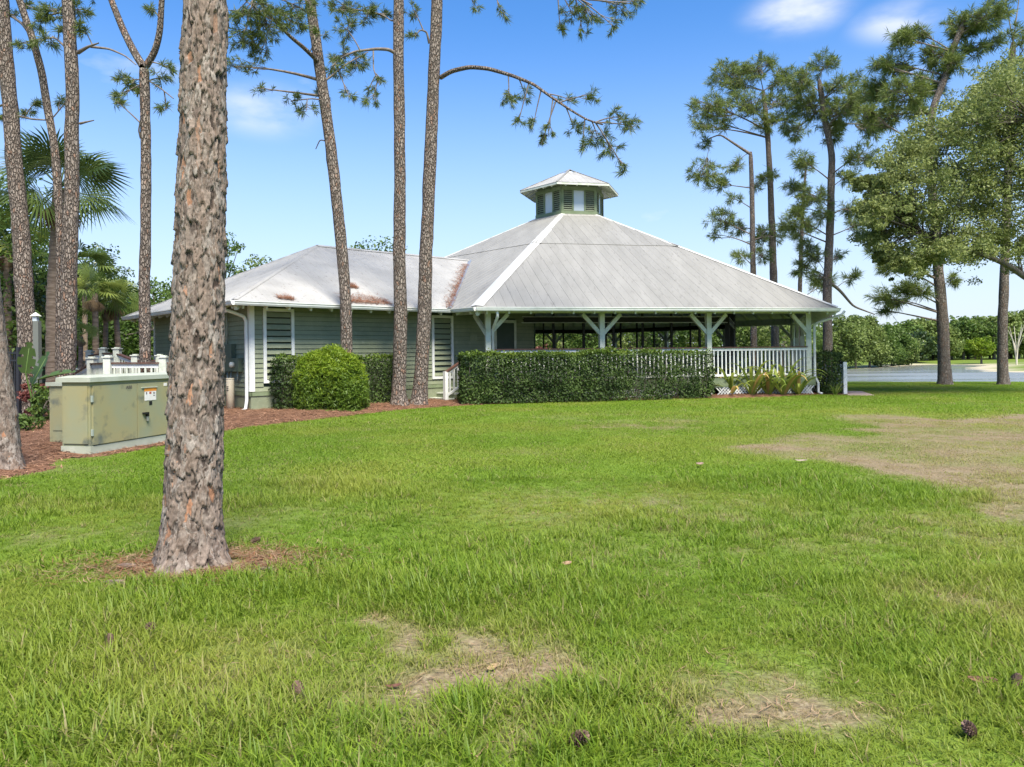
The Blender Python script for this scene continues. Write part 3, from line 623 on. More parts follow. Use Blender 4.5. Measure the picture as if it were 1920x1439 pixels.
def leaf_mesh(name, cen, rad, n, L_, W_, m, r, off, zsq=.75, shell=.45, up=.5, jit=.9):
    p, d = clump_points(cen, rad, n, r, zsq, shell); v, f, a = leaf_arrays(p, d, L_, W_, r, up, jit)
    tone = np.repeat(np.repeat(r.uniform(-.3, .3, len(cen)), n), 4)
    return mesh_np(name, v-off, f, m, {'rnd': np.clip(a*.7+.15+tone, 0, 1)})
def needle_arrays(pos, dirs, size, nn, wd, r, spread=1.15):
    T_ = len(pos); d = np.repeat(unit(dirs), nn, 0); p = np.repeat(pos, nn, 0); s = np.repeat(size, nn)[:, None]
    q = unit(d+r.normal(size=(T_*nn, 3))*spread*.6); q[:, 2] -= .12; q = unit(q)
    ln = s*r.uniform(.6, 1.15, (T_*nn, 1)); side = unit(np.cross(q, r.normal(size=q.shape)))*wd*r.uniform(.7, 1.3, (T_*nn, 1))
    p0 = p-d*s*r.uniform(-.1, .5, (T_*nn, 1)); tip = p0+q*ln; tip[:, 2] -= ln[:, 0]*.12; mid = p0+q*ln*.45
    v = np.stack([p0, mid-side, tip, mid+side], 1).reshape(-1, 3); f = np.arange(4*T_*nn).reshape(-1, 4)
    return v, f, np.repeat(r.uniform(0, 1, T_*nn)*.6+np.repeat(r.uniform(0, .4, T_), nn), 4)
def bez(p0, p1, p2, n):
    t = np.linspace(0, 1, n)[:, None]; return (1-t)**2*p0+2*t*(1-t)*p1+t*t*p2
def smooth_path(pts, n):
    pts = np.asarray(pts, float); d = np.r_[0, np.cumsum(np.linalg.norm(np.diff(pts, axis=0), axis=1))]; t = np.linspace(0, d[-1], n)
    out = np.stack([np.interp(t, d, pts[:, i]) for i in range(3)], 1)
    for _ in range(2): out[1:-1] = .25*out[:-2]+.5*out[1:-1]+.25*out[2:]
    return out
def bark_mat(name, lite, mid, dark, red, sc):
    m = bpy.data.materials.new(name); m.use_nodes = True; t = m.node_tree; K = t.links.new; p = t.nodes['Principled BSDF']
    p.inputs['Roughness'].default_value = .85; p.inputs['Specular IOR Level'].default_value = .15
    tc = N(t, 'ShaderNodeTexCoord'); mp = N(t, 'ShaderNodeMapping'); mp.inputs['Scale'].default_value = (sc, sc, sc*.38); K(tc.outputs['Object'], mp.inputs['Vector'])
    dn = N(t, 'ShaderNodeTexNoise'); dn.inputs['Scale'].default_value = 3; K(mp.outputs[0], dn.inputs['Vector'])
    av = N(t, 'ShaderNodeVectorMath', operation='MULTIPLY_ADD'); av.inputs[1].default_value = (.35, .35, .35); K(dn.outputs['Color'], av.inputs[0]); K(mp.outputs[0], av.inputs[2])
    vo = N(t, 'ShaderNodeTexVoronoi'); vo.feature = 'F1'; K(av.outputs[0], vo.inputs['Vector']); ve = N(t, 'ShaderNodeTexVoronoi'); ve.feature = 'DISTANCE_TO_EDGE'; K(av.outputs[0], ve.inputs['Vector'])
    rp = N(t, 'ShaderNodeValToRGB'); e = rp.color_ramp.elements; e[0].position = 0; e[0].color = tuple(mid)+(1,); e[1].position = .45; e[1].color = tuple(lite)+(1,)
    for pos, c in ((.62, mid), (.86, lite), (.93, red)): q = e.new(pos); q.color = tuple(c)+(1,)
    sp = N(t, 'ShaderNodeSeparateColor'); K(vo.outputs['Color'], sp.inputs[0]); K(sp.outputs[0], rp.inputs[0])
    fn = N(t, 'ShaderNodeTexNoise'); fn.inputs['Scale'].default_value = 3; fn.inputs['Detail'].default_value = 6; K(mp.outputs[0], fn.inputs['Vector'])
    m1 = N(t, 'ShaderNodeMix', data_type='RGBA', blend_type='MULTIPLY'); m1.inputs[0].default_value = .8
    mr = N(t, 'ShaderNodeMapRange'); mr.inputs[1].default_value = .3; mr.inputs[2].default_value = .7; mr.inputs[3].default_value = .72; mr.inputs[4].default_value = 1.2; K(fn.outputs['Fac'], mr.inputs[0])
    K(rp.outputs[0], m1.inputs['A']); K(mr.outputs[0], m1.inputs['B'])
    er = N(t, 'ShaderNodeMapRange'); er.inputs[1].default_value = .02; er.inputs[2].default_value = .2; K(ve.outputs['Distance'], er.inputs[0])
    m2 = N(t, 'ShaderNodeMix', data_type='RGBA'); m2.inputs['A'].default_value = tuple(dark)+(1,); K(er.outputs[0], m2.inputs[0]); K(m1.outputs['Result'], m2.inputs['B']); K(m2.outputs['Result'], p.inputs['Base Color'])
    b = N(t, 'ShaderNodeBump'); b.inputs['Strength'].default_value = 1; b.inputs['Distance'].default_value = .03; K(er.outputs[0], b.inputs['Height']); K(b.outputs[0], p.inputs['Normal'])
    return m
M['bark'] = bark_mat('pine_bark', (.29, .245, .21), (.21, .17, .142), (.085, .067, .056), (.26, .165, .12), 4.2)
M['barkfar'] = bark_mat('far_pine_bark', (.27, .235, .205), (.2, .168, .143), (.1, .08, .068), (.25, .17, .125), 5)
M['twig'] = mat('twig_bark', (.12, .095, .08), (.2, .17, .145), rough=.9, scale=12)
M['oakbark'] = mat('oak_bark', (.16, .14, .12), (.085, .072, .06), rough=.9, scale=14, stretch=(1, 1, .3), bump=.8, bscale=30)
def foliage(name, c, c2, transl=.35, rough=.5, spec=.35, **k): return mat(name, c, None, rough=rough, spec=spec, rnd=('rnd', c2), transl=transl, **k)
M['needle'] = foliage('pine_needles', (.07, .11, .025), (.16, .2, .05), .3)
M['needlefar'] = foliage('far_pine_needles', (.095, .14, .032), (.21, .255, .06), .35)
M['oakleaf'] = foliage('oak_leaves', (.13, .17, .045), (.29, .33, .11), .42)
M['leafdark'] = foliage('dark_glossy_leaves', (.028, .055, .016), (.07, .11, .03), .2, .35, .5)
M['leafmid'] = foliage('mid_green_leaves', (.055, .11, .018), (.14, .21, .045), .4)
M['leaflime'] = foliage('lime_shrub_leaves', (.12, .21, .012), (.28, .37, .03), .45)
M['leafolive'] = foliage('olive_leaves', (.10, .15, .034), (.22, .285, .075), .4)
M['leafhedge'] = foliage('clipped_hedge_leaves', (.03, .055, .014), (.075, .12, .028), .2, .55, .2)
M['leafhedgetop'] = foliage('hedge_new_growth', (.07, .13, .018), (.16, .23, .035), .35)
M['palm'] = foliage('palm_fronds', (.055, .095, .022), (.14, .19, .05), .3, .4, .4)
M['palmlime'] = foliage('young_palm_fronds', (.11, .17, .035), (.26, .31, .07), .35, .45, .35)
M['palmdry'] = foliage('dry_palm_thatch', (.24, .17, .1), (.14, .095, .06), .1, .8, .1)
M['palmtrunk'] = mat('palm_trunk', (.26, .20, .15), (.15, .11, .08), rough=.9, scale=4, stretch=(1, 1, 7), mixlo=.4, mixhi=.6, bump=.8, bscale=14)
# ---------------------------------------------------------------- pines
def tube_np(path, rad, n, r=None, amp=0.0, flare=None):
    path = np.asarray(path); m_ = len(path); t = np.gradient(path, axis=0); t = unit(t); u = unit(np.cross(t, V3(.13, .97, .21))); v = np.cross(t, u)
    a = np.linspace(0, 2*np.pi, n, endpoint=False); R_ = np.asarray(rad)[:, None]*np.ones((1, n))
    if amp:
        zz = np.repeat(np.cumsum(np.r_[0, np.linalg.norm(np.diff(path, axis=0), axis=1)])[:, None], n, 1); aa = np.tile(a, (m_, 1)); s_ = int(r.integers(1000))
        R_ = R_*(1+amp*(fbm(np.cos(aa)*2.1+zz*1.2+9, np.sin(aa)*2.1+zz*2.1+9, s_, 4)-.5)*2)
    vs = path[:, None, :]+R_[..., None]*(np.cos(a)[None, :, None]*u[:, None]+np.sin(a)[None, :, None]*v[:, None])
    i = (np.arange(m_-1)[:, None]*n+np.arange(n)); j = (np.arange(m_-1)[:, None]*n+(np.arange(n)+1) % n)
    return vs.reshape(-1, 3), np.stack([i, j, j+n, i+n], -1).reshape(-1, 4)
class Wood:
    def __init__(s): s.v, s.f, s.n = [], [], 0
    def add(s, v, f): s.v.append(v); s.f.append(f+s.n); s.n += len(v)
    def limb(s, path, r0, r1, n=6): s.add(*tube_np(path, np.linspace(r0, r1, len(path)), n))
    def mesh(s, name, m, off): return mesh_np(name, np.concatenate(s.v)-off, np.concatenate(s.f), m, smooth=True)
def pine(label, path, y, wpx, limbs=(), pads=(), top=None, group=None, far=False, seed=1, base=None, tuft=.2, nn=26, name='pine_tree', dens=1.0, tz=18, dirr=None):
    r = np.random.default_rng(seed)
    pts = [aty(px, py, y) for px, py in path]
    b0 = pts[0].copy(); gz0 = float(mulch_z(b0[0], b0[1])) if mulch_in(b0[0], b0[1]) > 0 else float(ground_z(b0[0], b0[1]))
    if b0[2] > gz0+.02: pts = [V3(b0[0]+.02, b0[1], gz0-.15)]+pts
    else: pts[0][2] = gz0-.15
    if top is not None:                 # the stem goes on above the frame
        d = unit(pts[-1]-pts[-2]); d[2] = max(d[2], .9); last = pts[-1]
        pts += [last+d*(tz-last[2])*f+V3(r.normal()*.12, r.normal()*.12, 0) for f in (.35, .7, 1.0)]
    P_ = smooth_path(pts, 90 if not far else 46); zz = P_[:, 2]-P_[0, 2]
    r0, r1 = wpx[0]*y/F/2, wpx[1]*y/F/2; ztop_v = aty(path[-1][0], path[-1][1], y)[2]
    rad = np.interp(zz, [0, ztop_v, max(zz[-1], ztop_v+.1)], [r0, r1, r1*.35 if top is not None else r1*.6]); rad *= 1+(.75 if not far else .5)*np.exp(-zz/(.22 if not far else .3))
    root = thing(name, (P_[0, 0], P_[0, 1], gz0), label, 'tree', group); off = org(root)
    P_[2:, :2] += (np.stack([fbm(zz*.45+3, zz*0, seed, 2), fbm(zz*.45+9, zz*0, seed+7, 2)], 1)[2:]-.5)*r0*.4*np.clip(zz[2:, None], 0, 1); v, f = tube_np(P_, rad, 22 if not far else 12, r, .14)
    obj('trunk', mesh_np('trunk', v-off, f, M['barkfar' if far else 'bark'], smooth=True), root)
    wood = Wood(); tp, td = [], []
    def stem_at(z): i = int(np.argmin(abs(P_[:, 2]-z))); return P_[i], rad[i]
    def twigs(cen, rr, src, k):
        for _ in range(k):
            d = r.normal(size=3); d /= np.linalg.norm(d); e = cen+d*rr*r.uniform(.35, 1)**.6*V3(1, 1, .7)
            s0 = src[int(r.integers(max(1, int(len(src)*.55)), len(src)))]; mid = (s0+e)/2+r.normal(size=3)*rr*.18-V3(0, 0, rr*.12)
            pth = bez(s0, mid, e, 5); wood.limb(pth, .012 if not far else .018, .005 if not far else .009, 3)
            dd = unit(e-mid); tp.append(e); td.append(dd+V3(0, 0, .25))
            for q in range(r.integers(1, 3)):
                i = int(r.integers(2, 4)); e2 = pth[i]+unit(dd+r.normal(size=3)*.7)*rr*r.uniform(.2, .45); wood.limb(np.stack([pth[i], (pth[i]+e2)/2+V3(0, 0, .02), e2]), .007 if not far else .011, .004 if not far else .007, 3); tp.append(e2); td.append(unit(e2-pth[i])+V3(0, 0, .3))
    explicit = []
    for lp, wl_, dy in limbs:
        m_ = len(lp); q = smooth_path([aty(px, py, y+dy*i/(m_-1)) for i, (px, py) in enumerate(lp)], 5*m_); explicit.append(q); bw = Wood(); bw.limb(q, wl_*y/F/2, max(.012, wl_*y/F/2*.3), 7); obj('branch', bw.mesh('branch', M['bark' if wl_ > 8 else 'twig'], off), root)
    for px, py, rp in pads:
        rr = rp*y/F; src = None; c0 = aty(px, py, y); s1, _ = stem_at(c0[2])
        if explicit:
            best = min(explicit, key=lambda q: np.min(np.hypot(q[:, 0]-c0[0], q[:, 2]-c0[2]))); dist = np.hypot(best[:, 0]-c0[0], best[:, 2]-c0[2]); i = int(np.argmin(dist))
            if dist[i] < max(1.1, rr*2.5) or dist[i] < .6*abs(c0[0]-s1[0]):
                i = max(1, i-2); c = aty(px, py, best[i][1]+r.normal()*rr*.5); src0 = best[i]; src = bez(src0, (src0+c)/2+V3(0, 0, rr*.2), c, 6); wood.limb(src, .02, .009, 4)
        if src is None:
            dy = r.normal()*rp*y/F*1.3; c = aty(px, py, y+dy); s0, sr = stem_at(c[2]-abs(c[0]-s1[0])*r.uniform(.1, .5)-.2)
            mid = (s0+c)/2+V3(0, 0, np.linalg.norm(c-s0)*r.uniform(-.05, .15)); src = bez(s0, mid, c, 8); wood.limb(src, max(.02, min(sr*.4, .015+np.linalg.norm(c-s0)*.013)), .011, 5)
        twigs(c, rr, src, max(3, int(dens*(rp*rp)/(70 if not far else 52))))
    if top:
        for i in range(top):
            z = tz-1.2*abs(r.normal())-.2 if i < top*.5 else r.uniform(tz*.72, tz-.5); s0, sr = stem_at(z-.8); a = r.uniform(0, 6.283); ln = r.uniform(1.0, 2.6); c = s0+V3(math.cos(a)*ln, math.sin(a)*ln, r.uniform(.3, 1.2))
            if aty(960, 10, max(c[1], .5))[2] > c[2]+1.0 and c[1] > .5: c[2] = aty(960, 0, c[1])[2]+1.2
            src = bez(s0, (s0+c)/2-V3(0, 0, .1), c, 6); wood.limb(src, .045, .015, 5); twigs(c, .85, src, 8)
    if wood.v: tag(obj('twigs', wood.mesh('twigs', M['twig'], off), root), kind='stuff')
    if tp:
        tp, td = np.array(tp), np.array(td); v, f, a = needle_arrays(tp, td, r.uniform(.75, 1.25, len(tp))*tuft, nn, .0075 if not far else .012, r)
        obj('crown', mesh_np('crown', v-off, f, M['needlefar' if far else 'needle'], {'rnd': a}), root)
    return root
G1 = 'slim pines around the building'
pine('tall pine leaning over the round shrub, rising in front of the siding wall', [(652, 752), (650, 650), (648, 560), (637, 420), (622, 300), (610, 200), (594, 90), (580, 0)], 20.3, (22, 19), seed=3, top=10, tz=19,
     limbs=[([(603, 122), (570, 90), (545, 70), (505, 30), (470, -30)], 9, -2), ([(612, 150), (650, 120), (690, 98)], 4, .6), ([(622, 268), (600, 262), (592, 280)], 3, .2), ([(617, 190), (585, 185), (545, 190)], 3, -.5)],
     pads=[(500, 45, 42), (455, 75, 34), (440, 125, 26), (490, 100, 24), (545, 40, 28), (565, 15, 26), (470, 15, 36), (575, 205, 20), (548, 190, 17), (440, 30, 26), (480, 165, 14), (600, 60, 16)])
pine('tall straight pine before the siding wall, with a stub limb bending left', [(748, 752), (748, 700), (749, 500), (750, 300), (749, 150), (748, 0)], 21.3, (26, 19), seed=4, top=10, tz=20,
     limbs=[([(744, 102), (730, 93), (705, 92), (665, 97), (640, 108), (622, 125)], 7, -.8), ([(700, 94), (700, 130), (712, 160)], 3, -.4), ([(745, 35), (735, 40), (720, 30)], 4, .2)],
     pads=[(642, 105, 28), (668, 122, 26), (625, 130, 22), (700, 185, 20), (690, 170, 16), (650, 55, 28), (680, 20, 32), (640, 15, 32), (600, 178, 16), (712, 25, 18), (715, 150, 10), (655, 185, 14)])
pine('tall pine with a long limb arching out beside the cupola', [(785, 762), (788, 700), (796, 560), (800, 420), (806, 300), (812, 180), (816, 80), (818, 0)], 21.7, (27, 21), seed=5, top=10, tz=20,
     limbs=[([(826, 146), (845, 134), (880, 126), (915, 129), (960, 142), (1000, 158), (1030, 180), (1070, 207), (1100, 225), (1130, 234)], 9, -2.5), ([(805, 82), (800, 60), (788, 56), (778, 68)], 5, -.3), ([(822, -10), (870, -40), (980, -45), (1060, -15), (1110, 10)], 8, -2)],
     pads=[(955, 186, 22), (985, 180, 17), (1000, 235, 16), (972, 230, 8), (1062, 185, 16), (1110, 178, 18), (1028, 252, 18), (1075, 240, 22), (1120, 258, 26), (1160, 220, 24), (1188, 238, 20), (1150, 288, 22), (1172, 318, 12), (1015, 270, 12), (1092, 275, 16),
           (775, 70, 12), (775, 18, 20), (890, 10, 14), (942, 32, 12), (1070, 20, 24), (1110, 25, 28), (1170, 12, 28), (1150, 50, 18), (1092, 58, 14), (1200, 10, 16), (1050, 55, 10)])
pine('forked pine whose trunk splits in two, behind the utility cabinet', [(272, 722), (272, 640), (271, 520), (273, 400), (274, 260), (270, 130)], 18.5, (21, 17), seed=6,
     limbs=[([(268, 125), (252, 100), (232, 60), (208, 0), (190, -60), (176, -150), (180, -260)], 15, .6), ([(273, 125), (290, 100), (300, 60), (303, 0), (312, -70), (322, -160), (320, -280)], 13, -.6), ([(264, 260), (260, 245), (263, 225)], 4, -.2), ([(276, 150), (300, 165), (325, 185)], 3, -.4)],
     pads=[(235, 152, 26), (255, 165, 18), (222, 180, 10), (300, 148, 20), (318, 128, 18), (312, 205, 16), (285, 15, 12), (218, 190, 9), (170, -200, 60), (330, -250, 70), (210, -280, 60), (300, -180, 50), (150, -120, 40)])
pine('pine with a broken side stub beside the leaning thin stem', [(122, 752), (126, 690), (128, 560), (134, 420), (138, 300), (137, 160), (130, 0)], 18.0, (31, 21), seed=7, top=9, tz=18,
     limbs=[([(146, 99), (165, 88), (185, 81)], 8, -.3), ([(170, 88), (205, 92), (235, 105), (255, 122)], 5, -.2), ([(150, 232), (162, 229), (176, 226)], 5, -.2), ([(124, 90), (108, 75), (98, 68)], 5, .2), ([(126, 20), (90, 30), (50, 10)], 4, .5)],
     pads=[(100, 22, 28), (70, 40, 22), (150, 18, 22), (160, 60, 15), (62, 82, 14), (95, 72, 18), (150, 52, 12), (35, 82, 10), (112, 48, 16)])
pine('thin leaning pine stem growing against the stouter pine trunk', [(113, 752), (113, 620), (114, 470), (110, 367), (100, 267), (88, 200), (78, 133), (62, 77), (45, 30), (37, 0)], 18.6, (17, 12), seed=8, top=6, tz=15,
     limbs=[([(57, 65), (42, 45), (20, 30), (0, 22)], 7, .4)], pads=[(20, 25, 16), (45, 10, 14)])
pine('red-barked pine behind the broad paddle-leaf plant and black fence', [(54, 735), (50, 620), (40, 480), (30, 330), (20, 200), (10, 60), (4, 0)], 18.8, (34, 24), seed=9, top=8, tz=15,
     limbs=[([(35, 218), (60, 224), (95, 226), (125, 190)], 4, -.3), ([(22, 200), (8, 195), (-20, 210)], 6, .2)], pads=[(50, 205, 14), (66, 192, 11), (112, 190, 12), (8, 210, 18)])
# right-hand pines
G2 = 'pines standing beyond the pavilion'
pine('slender tall pine behind the pavilion roof with a flat spreading crown', [(1453, 690), (1452, 560), (1446, 400), (1440, 260), (1432, 170)], 41, (16, 9), seed=21, far=True, dens=1.5, tuft=.36, nn=24, group=G2,
     pads=[(1360, 142, 42), (1420, 125, 38), (1470, 150, 34), (1330, 198, 42), (1400, 195, 38), (1440, 228, 26), (1475, 222, 28), (1310, 238, 22), (1500, 178, 28), (1385, 160, 30), (1350, 230, 20), (1455, 190, 26)])
pine('short topped pine behind the pavilion roof, foliage in low tiers', [(1413, 690), (1412, 520), (1410, 400), (1408, 285)], 40, (13, 8), seed=22, far=True, dens=1.5, tuft=.36, nn=24, group=G2, limbs=[([(1408, 290), (1385, 275), (1350, 252), (1325, 262)], 6, 0)],
     pads=[(1320, 325, 32), (1375, 310, 20), (1345, 345, 24), (1440, 330, 20), (1420, 350, 16), (1375, 372, 15), (1350, 410, 28), (1382, 430, 22), (1440, 440, 30), (1390, 478, 18), (1430, 478, 22), (1322, 268, 16), (1340, 440, 14)])
pine('stout dark pine standing right behind the pavilion corner', [(1551, 655), (1551, 560), (1556, 400), (1560, 290), (1548, 230), (1535, 150)], 37.5, (19, 10), seed=23, far=True, dens=1.45, tuft=.38, nn=24, group=G2, limbs=[([(1556, 530), (1575, 545), (1600, 575), (1640, 590)], 7, 1)],
     pads=[(1545, 120, 28), (1500, 150, 32), (1520, 200, 42), (1580, 210, 42), (1620, 190, 38), (1640, 240, 36), (1560, 250, 32), (1490, 245, 28), (1500, 300, 24), (1610, 290, 30), (1590, 330, 20), (1520, 370, 30), (1600, 390, 26), (1500, 410, 30), (1545, 400, 22), (1610, 420, 20),
           (1470, 422, 20), (1520, 470, 32), (1540, 518, 26), (1500, 500, 20), (1600, 520, 18), (1570, 480, 16), (1480, 350, 18), (1570, 160, 26), (1605, 150, 20), (1500, 390, 16)])
pine('thin pine stem between the taller pines behind the roof', [(1500, 690), (1500, 545), (1505, 400), (1510, 320)], 42, (10, 6), seed=24, far=True, dens=1.3, tuft=.36, nn=24, group=G2, pads=[(1510, 318, 18), (1490, 440, 20), (1520, 430, 18), (1535, 540, 18), (1500, 350, 14)])
pine('tall pine on the lawn edge by the lake, crown rising above the live oak', [(1772, 722), (1768, 600), (1759, 500), (1752, 400), (1742, 250), (1750, 200), (1775, 140), (1790, 80), (1810, 40)], 31.3, (22, 10), seed=25, far=True, dens=1.5, tuft=.36, nn=24,
     pads=[(1690, 72, 28), (1722, 62, 22), (1680, 120, 32), (1700, 170, 40), (1640, 170, 34), (1660, 220, 32), (1740, 160, 32), (1760, 100, 32), (1800, 50, 38), (1850, 30, 34), (1880, 22, 18), (1830, 90, 26), (1790, 120, 26), (1720, 210, 26), (1870, 75, 18), (1650, 120, 20), (1620, 215, 24),
           (1680, 560, 22), (1702, 542, 24), (1650, 555, 20), (1730, 545, 20), (1790, 522, 15), (1665, 500, 22), (1692, 482, 22), (1650, 580, 12), (1640, 470, 16), (1720, 500, 16)])
pine('slim straight pine on the lawn edge passing behind the oak limb', [(1882, 722), (1880, 600), (1884, 470), (1890, 340), (1896, 200), (1900, 80)], 30.8, (18, 11), seed=26, far=True, tuft=.36, nn=24, pads=[(1925, 85, 22), (1950, 60, 30), (1900, 60, 16), (1940, 130, 24), (1880, -30, 40), (1920, -60, 50)])
# ---------------------------------------------------------------- the two near pines with plated bark as geometry
def plated_pine(label, path, y, wpx, seed, flare, nseg, nring, ztop, cw=.062, ch=.085, amp=.014, roots=1.0):
    r = np.random.default_rng(seed); pts = [aty(px, py, y) for px, py in path]; gz0 = float(ground_z(pts[0][0], pts[0][1]))
    pts[0][2] = gz0-.08; d = unit(pts[-1]-pts[-2]); pts.append(pts[-1]+d*(ztop-pts[-1][2])/max(d[2], .8))
    P_ = smooth_path(pts, nring); zz = P_[:, 2]-gz0; rad = np.interp(zz, [0, 1.4, aty(*path[-1], y)[2], ztop], [wpx[0]*y/F/2, wpx[1]*y/F/2, wpx[2]*y/F/2, wpx[2]*y/F/2*.93]); rad = rad*(1+flare*np.exp(-np.clip(zz, 0, 9)/.16))
    root = thing('pine_tree', (P_[0, 0], P_[0, 1], gz0), label, 'tree'); off = org(root)
    a = np.linspace(0, 2*np.pi, nseg, endpoint=False); circ = 2*np.pi*np.mean(rad); nc = max(8, int(round(circ/cw/5))*5)
    A_, Z_ = np.meshgrid(a, zz); U = A_/(2*np.pi)*nc; W_ = Z_/ch
    U0, W0 = U, W_; per = lambda f, sd: fbm(np.cos(A_)*nc/6.283*f+31, np.sin(A_)*nc/6.283*f+W0*f*.8+17, sd, 4)-.5; U = U0+per(1.1, seed)*1.5+per(3.7, seed+3)*.5; W_ = W0+per(1.1, seed+5)*1.3+per(3.7, seed+8)*.4
    def layer(U, W_, sd, ncl):
        f1 = np.full(U.shape, 9.); f2 = np.full(U.shape, 9.); cid = np.zeros(U.shape); oy = np.zeros(U.shape); iu, iw = np.floor(U), np.floor(W_)
        for du in (-1, 0, 1):
            for dw in (-1, 0, 1):
                cu, cw_ = iu+du, iw+dw; cm = np.mod(cu, ncl); jx, jy = hash2(cm, cw_+500, sd), hash2(cm, cw_+500, sd+1)
                py = cw_+jy; dd = np.abs(U-(cu+jx))*.8+np.hypot(U-(cu+jx), W_-py)*.5+np.abs(W_-py)*.25; h_ = hash2(cm, cw_+500, sd+2)
                n1 = dd < f1; f2 = np.where(n1, f1, np.minimum(f2, dd)); cid = np.where(n1, h_, cid); oy = np.where(n1, W_-py, oy); f1 = np.where(n1, dd, f1)
        return f2-f1, cid, oy
    e1, c1, o1 = layer(U, W_, seed, nc); e2, c2, o2 = layer(U*1.6+.37, W_*1.35+.61, seed+40, int(nc*1.6)) if abs(nc*1.6-round(nc*1.6)) < 1e-6 else layer(U*2+.37, W_*1.5+.61, seed+40, nc*2)
    p1, p2 = sstep(.0, .06, e1), sstep(.0, .08, e2)
    h1 = p1*(.35+.8*c1)*(1-.35*np.clip(o1+.3, -1, 1)); h2 = p2*(.2+.75*c2)*(1-.4*np.clip(o2+.3, -1, 1))
    rough = fbm(U*4.3, W_*3.3, seed+9, 4)-.5
    h1 = np.where(c1 > .945, p1*.22, h1); h2 = np.where(c2 > .945, p2*.2, h2)
    hgt = np.maximum(h1, h2*.95)+.5*rough
    fresh = (c1 > .935) & (p1 > .3); hgt = np.where(fresh, .3+.25*rough, hgt)
    top1 = (h1 >= h2*.95) | fresh; cid = np.where(top1, c1, c2); plate = np.where(top1, p1, p2)*np.where(np.where(top1, c1, c2) > .945, 1, sstep(.2, .55, hgt))
    cid = np.clip(cid+.25*rough*(cid < .88), 0, 1)
    big = (fbm(np.cos(A_)*1.5+4, np.sin(A_)*1.5+Z_*.5+4, seed+13, 3)-.5)
    lob = .10*flare*np.exp(-np.clip(Z_, 0, 9)/.2)*np.cos(A_*4+1.1)*3*roots
    Rr = rad[:, None]*(1+big*.07+lob)+amp*(hgt-.8)
    vs = P_[:, None, :]+np.stack([np.cos(A_)*Rr, np.sin(A_)*Rr, 0*A_], -1)
    vs[..., 2] += (hgt-.5)*.004
    i = (np.arange(nring-1)[:, None]*nseg+np.arange(nseg)); j = (np.arange(nring-1)[:, None]*nseg+(np.arange(nseg)+1) % nseg)
    f = np.stack([i, j, j+nseg, i+nseg], -1).reshape(-1, 4)
    me = mesh_np('trunk', vs.reshape(-1, 3)-off, f, M['plate'], {'cid': cid.ravel(), 'edge': plate.ravel()}, smooth=True); obj('trunk', me, root)
    return root, P_, rad
def plate_mat():
    m = bpy.data.materials.new('plated_pine_bark'); m.use_nodes = True; t = m.node_tree; K = t.links.new; p = t.nodes['Principled BSDF']
    p.inputs['Roughness'].default_value = .85; p.inputs['Specular IOR Level'].default_value = .15
    c = N(t, 'ShaderNodeAttribute'); c.attribute_name = 'cid'; e = N(t, 'ShaderNodeAttribute'); e.attribute_name = 'edge'
    rp = N(t, 'ShaderNodeValToRGB'); rp.color_ramp.interpolation = 'LINEAR'; q = rp.color_ramp.elements
    q[0].position = 0; q[0].color = (.11, .078, .06, 1); q[1].position = 1; q[1].color = (.24, .195, .165, 1)
    for pos, col in ((.12, (.16, .12, .095)), (.3, (.235, .195, .165)), (.45, (.11, .08, .064)), (.6, (.27, .235, .205)), (.74, (.15, .11, .085)), (.935, (.21, .165, .135)), (.945, (.29, .15, .09)), (.975, (.31, .17, .105)), (.99, (.22, .16, .125))):
        n = q.new(pos); n.color = col+(1,)
    K(c.outputs['Fac'], rp.inputs[0])
    tc = N(t, 'ShaderNodeTexCoord'); mp = N(t, 'ShaderNodeMapping'); mp.inputs['Scale'].default_value = (1, 1, .6); K(tc.outputs['Object'], mp.inputs['Vector'])
    n1 = N(t, 'ShaderNodeTexNoise'); n1.inputs['Scale'].default_value = 38; n1.inputs['Detail'].default_value = 8; n1.inputs['Roughness'].default_value = .7; K(mp.outputs[0], n1.inputs['Vector'])
    mr = N(t, 'ShaderNodeMapRange'); mr.inputs[1].default_value = .3; mr.inputs[2].default_value = .7; mr.inputs[3].default_value = .45; mr.inputs[4].default_value = 1.5; K(n1.outputs['Fac'], mr.inputs[0])
    mm = N(t, 'ShaderNodeMix', data_type='RGBA', blend_type='MULTIPLY'); mm.inputs[0].default_value = 1; K(rp.outputs[0], mm.inputs['A']); K(mr.outputs[0], mm.inputs['B'])
    m2 = N(t, 'ShaderNodeMix', data_type='RGBA'); m2.inputs['A'].default_value = (.042, .032, .027, 1); K(e.outputs['Fac'], m2.inputs[0]); K(mm.outputs['Result'], m2.inputs['B']); K(m2.outputs['Result'], p.inputs['Base Color'])
    b = N(t, 'ShaderNodeBump'); b.inputs['Strength'].default_value = .8; b.inputs['Distance'].default_value = .006; K(n1.outputs['Fac'], b.inputs['Height']); K(b.outputs[0], p.inputs['Normal'])
    return m
M['plate'] = plate_mat()
fgt, FP, FR = plated_pine('massive near pine with plated grey and orange bark rising from the lawn', [(358, 1066), (362, 950), (366, 800), (372, 600), (377, 400), (381, 200), (385, 0)], TB[1], (106, 96, 77), 3, .42, 240, 620, 6.2, cw=.042, ch=.098, amp=.03)
plated_pine('near pine at the mulch edge with its trunk cut by the picture border', [(8, 888), (2, 780), (-14, 650), (-27, 540), (-38, 400), (-50, 200)], 10.0, (58, 50, 44), 8, .4, 140, 300, 6.5, cw=.06, ch=.09, amp=.016)
